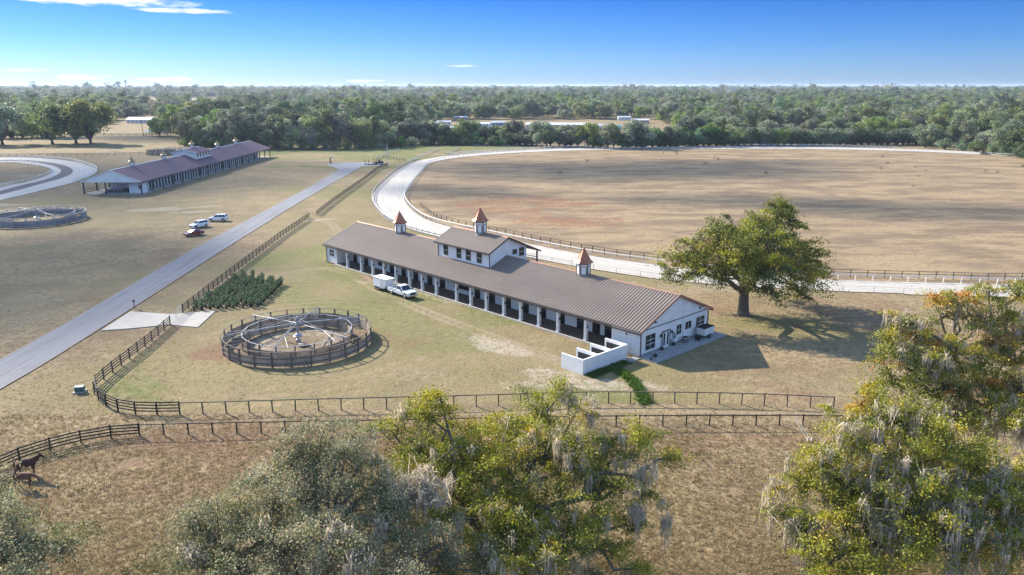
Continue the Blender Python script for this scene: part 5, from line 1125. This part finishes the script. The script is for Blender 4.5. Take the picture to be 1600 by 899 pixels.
for kd, seeds in (('oak',(1,2,3,4,5)), ('tall',(11,12,13)), ('pine',(21,22)), ('bush',(31,32,33,34)), ('bare',(41,42))): KIT[kd] = [crown_mesh(s_, kd) for s_ in seeds]
rt = random.Random(99); occupied = []
def wood_tree(kd, x, y, sc, label, group, name='wood_tree', sz=None):
    me, tm = rt.choice(KIT[kd])[:2]; t = thing(name, label, 'tree', (x,y,0), rt.random()*6.28, group)
    s_ = sc*rt.uniform(.88,1.14); t.scale = (s_, s_, (sz or s_)*rt.uniform(.92,1.1))
    place('crown', me, t); place('trunk', tm, t); occupied.append((x,y)); return t
LBW = {'a':('oaks at the far pasture left','oaks on the left pasture'), 'b':('the wood behind the distant stable','trees in the wood behind the distant stable'),
       'c':('the oaks behind the track entrance','oaks behind the track entrance'), 'd':('the hedge along the far straight','trees of the hedge along the far straight'), 'e':('the wood at the far right','trees of the right-hand wood')}
ORD = ['first','second','third','fourth','fifth','sixth','seventh','eighth','ninth','tenth','eleventh','twelfth','thirteenth','fourteenth','fifteenth','sixteenth','seventeenth','eighteenth','nineteenth']
def ordn(i):
    if i < 19: return ORD[i]
    t_, u_ = divmod(i+1, 10); tens = {2:'twent',3:'thirt',4:'fort',5:'fift'}[t_]
    return tens+'ieth' if u_ == 0 else tens+'y-'+ORD[u_-1]
ROWN = {}
def row(kds, pts, n, sc, key, jx=2.5, jy=3.0):
    P = resample(np.array(px(*pts)), n=n); lb, gp = LBW[key]
    k = ROWN.get(key, 0); ROWN[key] = k+1; where = ['front row','second row','third row','fourth row','rear row'][k]
    Q = sorted([(p[0]+rt.uniform(-jx,jx), p[1]+rt.uniform(-jy,jy)) for p in P], key=lambda q: q[0]/q[1])
    for i, q in enumerate(Q): wood_tree(rt.choice(kds), q[0], q[1], sc, '%s tree from the left, %s of %s' % (ordn(i), where, lb), gp)
for q, s_, lb in (((4,226),1.8,'dark oak at the very left edge of the far pasture'),((82,225),1.9,'leftmost of the three big oaks on the far pasture'),((119,224),1.9,'middle of the three big oaks on the far pasture, trunk bare'),((142,225),1.75,'rightmost of the three big oaks on the far pasture, foliage to the ground')):
    p = at(*q); wood_tree('oak', p.x, p.y, s_, lb, None, 'pasture_oak')
row(['oak','bush'], ((10,216),(50,215),(95,214)), 7, 1.3, 'a')
row(['oak','tall'], ((250,213),(275,214),(300,222)), 5, 1.2, 'b'); row(['oak','tall','tall'], ((290,226),(340,229),(400,231),(470,231),(540,231),(600,229)), 22, 1.18, 'b')
row(['tall','oak'], ((270,206),(400,215),(600,217),(640,216)), 26, 1.28, 'b', 4, 6); row(['tall','oak','pine'], ((300,200),(450,206),(650,206)), 24, 1.3, 'b', 5, 8)
row(['oak','oak','tall'], ((600,226),(650,225),(690,225)), 8, 1.02, 'c'); row(['oak'], ((712,225),(760,225),(800,226)), 9, .95, 'c', 2, 2)
row(['bush'], ((292,229),(400,233),(470,234),(540,233.5),(600,231),(690,227)), 26, .62, 'b', 2, 1.5)
row(['bush'], ((705,227),(760,227.5),(800,228)), 12, .6, 'c', 1.5, 1)
row(['bush','oak'], ((800,227),(880,229),(960,231),(1005,231.5)), 20, 1.0, 'd', 1.5, 2); row(['bush'], ((985,231),(1100,228.5),(1250,227),(1350,226.5),(1440,226)), 44, 1.25, 'd', 1.2, 1.5)
row(['oak','bush'], ((1180,222),(1300,220),(1440,219)), 18, 1.0, 'd', 3, 4)
row(['oak','tall'], ((1455,229),(1500,231),(1540,236),(1580,242),(1640,252),(1700,262)), 12, 1.0, 'e', 2, 3); row(['bush'], ((1450,231),(1520,237),(1580,244),(1650,256)), 10, .7, 'e', 1.5, 1.5)
row(['oak','tall'], ((1430,218),(1520,222),(1600,228),(1700,240)), 16, 1.05, 'e', 5, 6); row(['tall','pine','oak'], ((1150,206),(1300,208),(1450,208),(1620,214)), 22, 1.1, 'e', 6, 8)
p = at(485,233.5); wood_tree('bare', p.x, p.y, .95, 'pale leafless tree standing before the wood by the distant stable', None, 'bare_tree')
for q, s_, lb in (((1105,203),1.35,'tall pale leafless tree behind the hedge, rising above it'), ((1125,206),1.2,'second pale leafless tree right behind the hedge'), ((330,224),1.1,'grey bare-limbed tree at the edge of the wood near the stable cupolas'), ((548,231),1.25,'white-trunked bare tree in front of the wood')):
    p = at(*q); wood_tree('bare', p.x, p.y, s_, lb, None, 'bare_tree')

# far wood: reads as one mass, built as instances of the same crowns
kitc = bpy.data.collections.new('wood_kit')
for kd in ('oak','oak2','tall','pine','bare'):
    for (me, tm, *_r) in (KIT['oak'][:3] if kd == 'oak' else KIT['oak'][3:] if kd == 'oak2' else KIT[kd]):
        o = bpy.data.objects.new('kit_%02d' % len(kitc.objects), me); kitc.objects.link(o)
NK = len(kitc.objects)
def far_points():
    rs = np.random.default_rng(5); out_ = []
    for (y0, y1, sp, sc) in ((470,800,11,1.15),(800,1500,15,1.3),(1500,2600,22,1.75),(2600,4600,36,2.6),(4600,9000,75,4.2),(9000,20000,190,8.0)):
        yy = np.arange(y0, y1, sp)
        for y in yy:
            hw = y*.80+120; xs = np.arange(-hw, hw, sp); out_.append(np.c_[xs+rs.uniform(-sp*.5,sp*.5,len(xs)), y+rs.uniform(-sp*.5,sp*.5,len(xs)), np.full(len(xs), sc)])
    P = np.concatenate(out_); X, Y = P[:,0], P[:,1]
    keep = np.ones(len(P), bool); dens = fbm(X, Y, 420, 3); keep &= ~((dens < .475) & (Y > 640))
    pxx = 800+FPX*X/(Y*math.cos(TILT)+CAM_H*math.sin(TILT))
    # clearings: left pasture and field, trailer park strip, grass beyond the hedge
    def clear(poly): return ~in_poly(X, Y, px(*poly))
    keep &= clear(((-200,330),(-200,206),(160,200),(180,186),(285,186),(285,214),(420,250)))
    keep &= clear(((655,245),(655,193),(735,187),(1010,187),(1060,200),(1060,245))); keep &= clear(((1150,240),(1150,201),(1230,198),(1240,206),(1460,226),(1460,240)))
    keep &= clear(((0,176),(0,171),(70,170),(75,177)))
    near = (Y < 470+0*X) | ((Y < 500) & (pxx > 600) & (pxx < 1000)); keep &= ~near
    oc = np.array(occupied); cl = P[:,1] < 640
    idx = np.where(keep & cl)[0]
    d = np.sqrt(((P[idx][:,None,:2]-oc[None])**2).sum(-1)).min(1); keep[idx[d < 6.5]] = False
    # right wood reaches nearer
    P = P[keep]; return P
FP = far_points(); nF = len(FP); rs_ = np.random.default_rng(8)
fm = bpy.data.meshes.new('far_wood'); fm.vertices.add(nF); fm.vertices.foreach_set('co', np.c_[FP[:,:2], np.zeros(nF)].astype(np.float32).ravel())
def fattr(nm, typ, arr): a = fm.attributes.new(nm, typ, 'POINT'); a.data.foreach_set('value' if typ != 'FLOAT_VECTOR' else 'vector', arr.ravel())
fattr('sc', 'FLOAT_VECTOR', (FP[:,2:3]*rs_.uniform(.62,1.2,(nF,1))*np.c_[np.ones((nF,2)), rs_.uniform(.75,1.1,nF)*np.where((rs_.random(nF) < .06) & (FP[:,1] > 2400), 1.5, 1.0)/np.maximum(1,FP[:,2]/1.5)**.88]).astype(np.float32))
fattr('rt', 'FLOAT_VECTOR', np.c_[np.zeros((nF,2)), rs_.uniform(0,6.28,nF)].astype(np.float32))
kidx = rs_.choice(NK, nF, p=np.array([5]*5+[5]*3+[3]*2+[5]*2)/np.sum([5]*5+[5]*3+[3]*2+[5]*2))
fattr('ki', 'INT', kidx.astype(np.int32))
ng = bpy.data.node_groups.new('scatter_wood', 'GeometryNodeTree'); ng.interface.new_socket('Geometry', in_out='INPUT', socket_type='NodeSocketGeometry'); ng.interface.new_socket('Geometry', in_out='OUTPUT', socket_type='NodeSocketGeometry')
gi = ng.nodes.new('NodeGroupInput'); go = ng.nodes.new('NodeGroupOutput'); ip = ng.nodes.new('GeometryNodeInstanceOnPoints'); ci = ng.nodes.new('GeometryNodeCollectionInfo'); ci.inputs['Collection'].default_value = kitc
ci.inputs['Separate Children'].default_value = True; ci.inputs['Reset Children'].default_value = True
def na(nm, typ): n_ = ng.nodes.new('GeometryNodeInputNamedAttribute'); n_.data_type = typ; n_.inputs[0].default_value = nm; return n_.outputs['Attribute']
ng.links.new(gi.outputs[0], ip.inputs['Points']); ng.links.new(ci.outputs[0], ip.inputs['Instance']); ip.inputs['Pick Instance'].default_value = True
ng.links.new(na('ki','INT'), ip.inputs['Instance Index']); ng.links.new(na('sc','FLOAT_VECTOR'), ip.inputs['Scale'])
er = ng.nodes.new('FunctionNodeEulerToRotation'); ng.links.new(na('rt','FLOAT_VECTOR'), er.inputs[0]); ng.links.new(er.outputs[0], ip.inputs['Rotation']); ng.links.new(ip.outputs[0], go.inputs[0])
fo = bpy.data.objects.new('far_wood', fm); COL.objects.link(fo); fo['kind'] = 'stuff'; fo['label'] = 'hazy green and grey woodland stretching to the horizon'
md = fo.modifiers.new('scatter', 'NODES'); md.node_group = ng
print('far wood trees', nF)
# ------------------------------------------------------------------ potted shrubs in their nursery block
def shrub_mesh(seed):
    rs = np.random.default_rng(seed); n = 330; f = rs.random(n); h = .40+f*.80; rad = .46*np.sin(math.pi*(.12+.80*f))*np.sqrt(rs.random(n))+.02; a = rs.random(n)*6.283
    C = np.c_[rad*np.cos(a), rad*np.sin(a), h]; V, F = quads(C, .20, .065, np.c_[np.cos(a),np.sin(a),np.full(n,.7)], rs)
    T_ = np.array((.090,.140,.080))*(.55+.95*rs.random((n,1))); T_[rs.random(n) < .18] = (.19,.24,.08)
    return np_mesh('foliage', V, F, M['leaf'], {'tint': np.repeat(np.c_[T_, np.ones(n)], 4, 0)})
SH = [shrub_mesh(s_) for s_ in (1,2,3,4)]; POT = MB().lathe([(.17,0),(.24,.38),(.255,.40),(.255,.44),(.21,.44),(.20,.36)], 12).mesh('pot', M['plantpot'])
qa, qb, qc, qd = [Vector((*p, 0)) for p in px((303,485),(404,478.5),(441,443),(379,430))]
NR, NC = 17, 9
SLB = {k: 'potted green shrub beside the board fence' for k in ('front','right','fence','back','in')}
for i in range(NR):
    for j in range(NC):
        if i >= NR-3 and rt.random() < .25+.2*(i-NR+3): continue
        f, g_ = i/(NR-1), j/(NC-1); p = qa.lerp(qb, g_).lerp(qd.lerp(qc, g_), f)
        key = 'front' if i == 0 else 'right' if j == NC-1 else 'fence' if j == 0 else 'back' if i == NR-1 else 'in'
        t = thing('potted_shrub', 'potted shrub by the board fence, %s from left, %s row from front' % (ordn(j), ordn(i)), 'shrub', (p.x+rt.uniform(-.12,.12), p.y+rt.uniform(-.12,.12), 0), rt.random()*6.28, 'potted shrubs in the nursery block')
        s_ = rt.uniform(.75,1.15); t.scale = (s_, s_, s_*rt.uniform(.8,1.15)); place('pot', POT, t); place('foliage', rt.choice(SH), t)
# ------------------------------------------------------------------ weeds, grass
def tuft_field(name, pts, hts, tint, seed, blades=6, spread=.10, wd=.028, lean=.6):
    rs = np.random.default_rng(seed); n = len(pts); k = n*blades
    base = np.repeat(pts, blades, 0) + np.c_[rs.normal(size=(k,2))*spread, np.zeros(k)]; h = np.repeat(hts, blades)*(.55+.8*rs.random(k)); a = rs.random(k)*6.283; ln = rs.random(k)*lean
    d = np.c_[np.cos(a), np.sin(a)]; s = np.c_[-d[:,1], d[:,0], np.zeros(k)]*(wd*(.6+.8*rs.random(k)))[:,None]
    tip = base + np.c_[d*(ln*h)[:,None], h]; V = np.stack([base-s, base+s, tip], 1).reshape(-1,3); F = np.arange(k*3).reshape(-1,3)
    col = np.repeat(np.repeat(tint, blades, 0)*(.75+.5*rs.random((k,1))), 3, 0)
    o = bpy.data.objects.new(name, np_mesh(name, V, F, M['grass'], {'tint': np.c_[col, np.ones(len(col))]})); COL.objects.link(o); o['kind'] = 'stuff'; return o
M['grass'] = leaf_mat('dry_grass_blade', .25, rough=.9)
rs = np.random.default_rng(77)
def sample_quad(n):
    # denser towards the camera: uniform over the picture's lower part, laid on the real ground
    xs = rs.uniform(-60, 1660, n); ys = 899+20-(rs.random(n)**1.15)*(919-470); P = np.array([at(a, b)[:2] for a, b in zip(xs, ys)]); return P
P = sample_quad(95000)
okm = np.ones(len(P), bool)
c, s = math.cos(BRZ), math.sin(BRZ); bu = (P[:,0]-BA.x)*c+(P[:,1]-BA.y)*s; bv = -(P[:,0]-BA.x)*s+(P[:,1]-BA.y)*c
okm &= ~((bu > -.7) & (bu < 16.2) & (bv > -3) & (bv < 79)); okm &= ~in_poly(P[:,0], P[:,1], APRON); okm &= ~in_poly(P[:,0], P[:,1], np.r_[ROAD_L, ROAD_R[::-1]]); okm &= np.hypot(P[:,0]-WC.x, P[:,1]-WC.y) > 10
okm &= ~(in_poly(P[:,0], P[:,1], TR_OUT) & ~in_poly(P[:,0], P[:,1], TR_IN)); okm &= ~((bu > -10.5) & (bu < -1) & (bv > .8) & (bv < 4.8))
P = P[okm]; nn = fbm(P[:,0], P[:,1], 5, 3); kp = (nn > .22) & (~in_poly(P[:,0], P[:,1], np.r_[FRONT, np.array([[120,80],[120,140]]), TR_OUT[40:140][::-1] if False else np.array([[60,128],[20,140],[-30,190],[-55,203],[-51,114]]), FENCE_A[::-1][:0]]) | (rs.random(len(P)) < .40)) & ((P[:,1] < 76) | (rs.random(len(P)) < .5)); lawnp = in_poly(P[:,0], P[:,1], np.r_[FRONT, np.array([[120,80],[120,140],[60,128],[20,140],[-30,190],[-55,203],[-51,114]])])[kp]; P = P[kp]; n5 = fbm(P[:,0]+70, P[:,1]-40, 14, 3)
tc_ = np.where((n5 > .52)[:,None], np.array([[.215,.185,.085]]), np.array([[.31,.24,.135]])); tc_ = tc_*(.8+.4*rs.random((len(P),1)))
tuft_field('dry_grass', np.c_[P, np.full(len(P), -.05)], (.09+.11*rs.random(len(P)))*np.where(P[:,1] > 76, .5, 1.0), tc_, 5)
gp = np.array([at(a, b)[:2] for a, b in zip(rs.normal(0,1,800), np.zeros(800))]) if False else None
gl_ = np.array(px((965,577),(985,592),(1000,612),(1008,628))); gg = catmull(gl_, 10); pick = gg[rs.integers(0, len(gg), 800)]; gw_p = pick + rs.normal(size=(800,2))*np.array([.34,.42])
wk = tuft_field('green_weeds', np.c_[gw_p, np.full(800, -.03)], .20+.22*rs.random(800), np.array([[.080,.145,.026]])*(.5+.9*rs.random((800,1))), 9, 7, .10, .05, .9)
ab = BRZ; wd_p = np.array([barn(x, y)[:2] for x, y in zip(rs.uniform(-9.8,-2.4,900), rs.normal(.2,.35,900))]); tuft_field('green_weeds', np.c_[wd_p, np.full(900,-.03)], .14+.12*rs.random(900), np.tile(np.array([[.06,.12,.02]]), (900,1)), 10, 6, .10, .045, .9)
WD = []
for s_ in (1,2,3):
    r_ = np.random.default_rng(s_); n = 90; C = r_.normal(size=(n,3))*np.array([.55,.55,.35])+np.array([0,0,.6]); V, F = quads(C, .38, .16, np.array([[0,0,.5]]), r_); WD.append(np_mesh('weed_clump', V, F, M['leaf'], {'tint': np.repeat(np.c_[np.array((.10,.085,.035))*(.5+r_.random((n,1))), np.ones(n)], 4, 0)}))
for iw, q in enumerate(sorted(((1387,256),(1430,262),(1376,265),(1446,267),(1540,268),(1558,270),(1597,261),(1435,276),(1036,240),(1057,241),(1116,247),(1122,250),(918,253),(875,272),(1102,257),(1197,272),(1427,292),(1378,246),(1568,243)))):
    o = place('weed_clump', rt.choice(WD), None, at(*q), rt.random()*6.28, (rt.uniform(.4,1.0),)*3); tag(o, '%s weed clump from the left on the open infield' % ordn(iw), 'weeds', 'weed clumps on the infield')
for i, q in enumerate(((746,228.3),(760,228.2),(791,228.4))):
    a = rt.uniform(-.2,.2); o = MB().tube([(-2.2*math.cos(a),-2.2*math.sin(a),.4),(2.2*math.cos(a),2.2*math.sin(a),.35)], [.45,.38], 8).build('log', M['bark_pale']); o.location = at(*q); tag(o, ['leftmost pale log lying at the foot of the oaks by the track','middle pale log lying at the foot of the oaks by the track','rightmost pale log lying at the foot of the oaks by the track'][i], 'log')
th = thing('harrow', 'dark harrow standing on the far right of the track', 'harrow', at(1540,241.8), R(8)); MB().box(-1.6,1.6,-.9,.9,.5,1.0).build('frame', M['trim'], th); MB().box(-2.6,-1.6,-.7,.7,.4,1.9).build('hopper', M['trim'], th)
for x in (-2.1,1.1):
    for y in (-1,1): wheel(th, x, y, .5, .3)
for k in range(6): MB().bar((-1.4+k*.55,0,.5),(-1.5+k*.55,0,.02),.08).build('tine', M['galv_mesh'], th)

# ------------------------------------------------------------------ clouds that shade parts of the pasture (they stand towards the sun, high above the frame)
def cloud_mat():
    m = bpy.data.materials.new('cloud_vapour'); m.use_nodes = True; t = NT(m.node_tree); t.n.clear(); o = t.node('ShaderNodeOutputMaterial'); d = t.node('ShaderNodeBsdfTranslucent'); d.inputs[0].default_value = (.9,.9,.92,1); tr = t.node('ShaderNodeBsdfTransparent'); mx = t.node('ShaderNodeMixShader')
    tcn = t.node('ShaderNodeTexCoord'); sp = t.node('ShaderNodeSeparateXYZ'); t.put(sp.inputs[0], tcn.outputs['Object']); r2 = t.math('SQRT', t.math('ADD', t.math('MULTIPLY', sp.outputs[0], sp.outputs[0]), t.math('MULTIPLY', sp.outputs[1], sp.outputs[1])))
    oi = t.node('ShaderNodeObjectInfo'); geo = t.node('ShaderNodeNewGeometry'); nz = t.noise(t.scale(geo.outputs['Position'], (1,2.2,0)), .012, 3, .6)
    f = t.math('MULTIPLY', t.ramp(t.math('ADD', t.math('SUBTRACT', 1.0, r2), t.math('MULTIPLY', t.math('SUBTRACT', nz, .5), 1.6)), .0, .75), .62)
    t.put(mx.inputs[0], f); t.l.new(tr.outputs[0], mx.inputs[1]); t.l.new(d.outputs[0], mx.inputs[2]); t.l.new(mx.outputs[0], o.inputs[0]); return m
M['cloud'] = cloud_mat()
cm = MB(); k1, k2 = 24, 6
for i in range(k2+1):
    ph = math.pi*i/k2
    for j in range(k1): t_ = 2*math.pi*j/k1; cm.v.append((math.sin(ph)*math.cos(t_), math.sin(ph)*math.sin(t_), math.cos(ph)))
for i in range(k2):
    for j in range(k1): cm.f.append((i*k1+j, i*k1+(j+1)%k1, (i+1)*k1+(j+1)%k1, (i+1)*k1+j))
cme = cm.mesh('cloud', M['cloud'], True)
for (gx_, gy_, rx_, ry_, rz_) in ((-175,285,130,150,0),(-95,140,55,60,20),(45,325,120,55,0),(70,235,50,10,0),(125,212,62,17,0),(-20,255,35,22,0),(-110,520,260,60,0),(130,352,55,14,0),(-90,58,45,22,10)):
    A_ = 900/SUN_DIR.z; o = place('cloud', cme, None, Vector((gx_,gy_,0))+SUN_DIR*A_, R(rz_), (rx_, ry_, 9)); o['kind'] = 'structure'

# ------------------------------------------------------------------ haze
hz, t, p, o = new_mat('haze_air'); t.n.remove(p); pv = t.node('ShaderNodeVolumePrincipled'); pv.inputs['Color'].default_value = (.66,.80,1.0,1); pv.inputs['Density'].default_value = HAZE_D; pv.inputs['Anisotropy'].default_value = 0.2
t.l.new(pv.outputs[0], o.inputs['Volume'])
hb = bx(-45000, 45000, -3500, 64000, -1.5, 47.5).build('haze', hz); hb['kind'] = 'stuff'
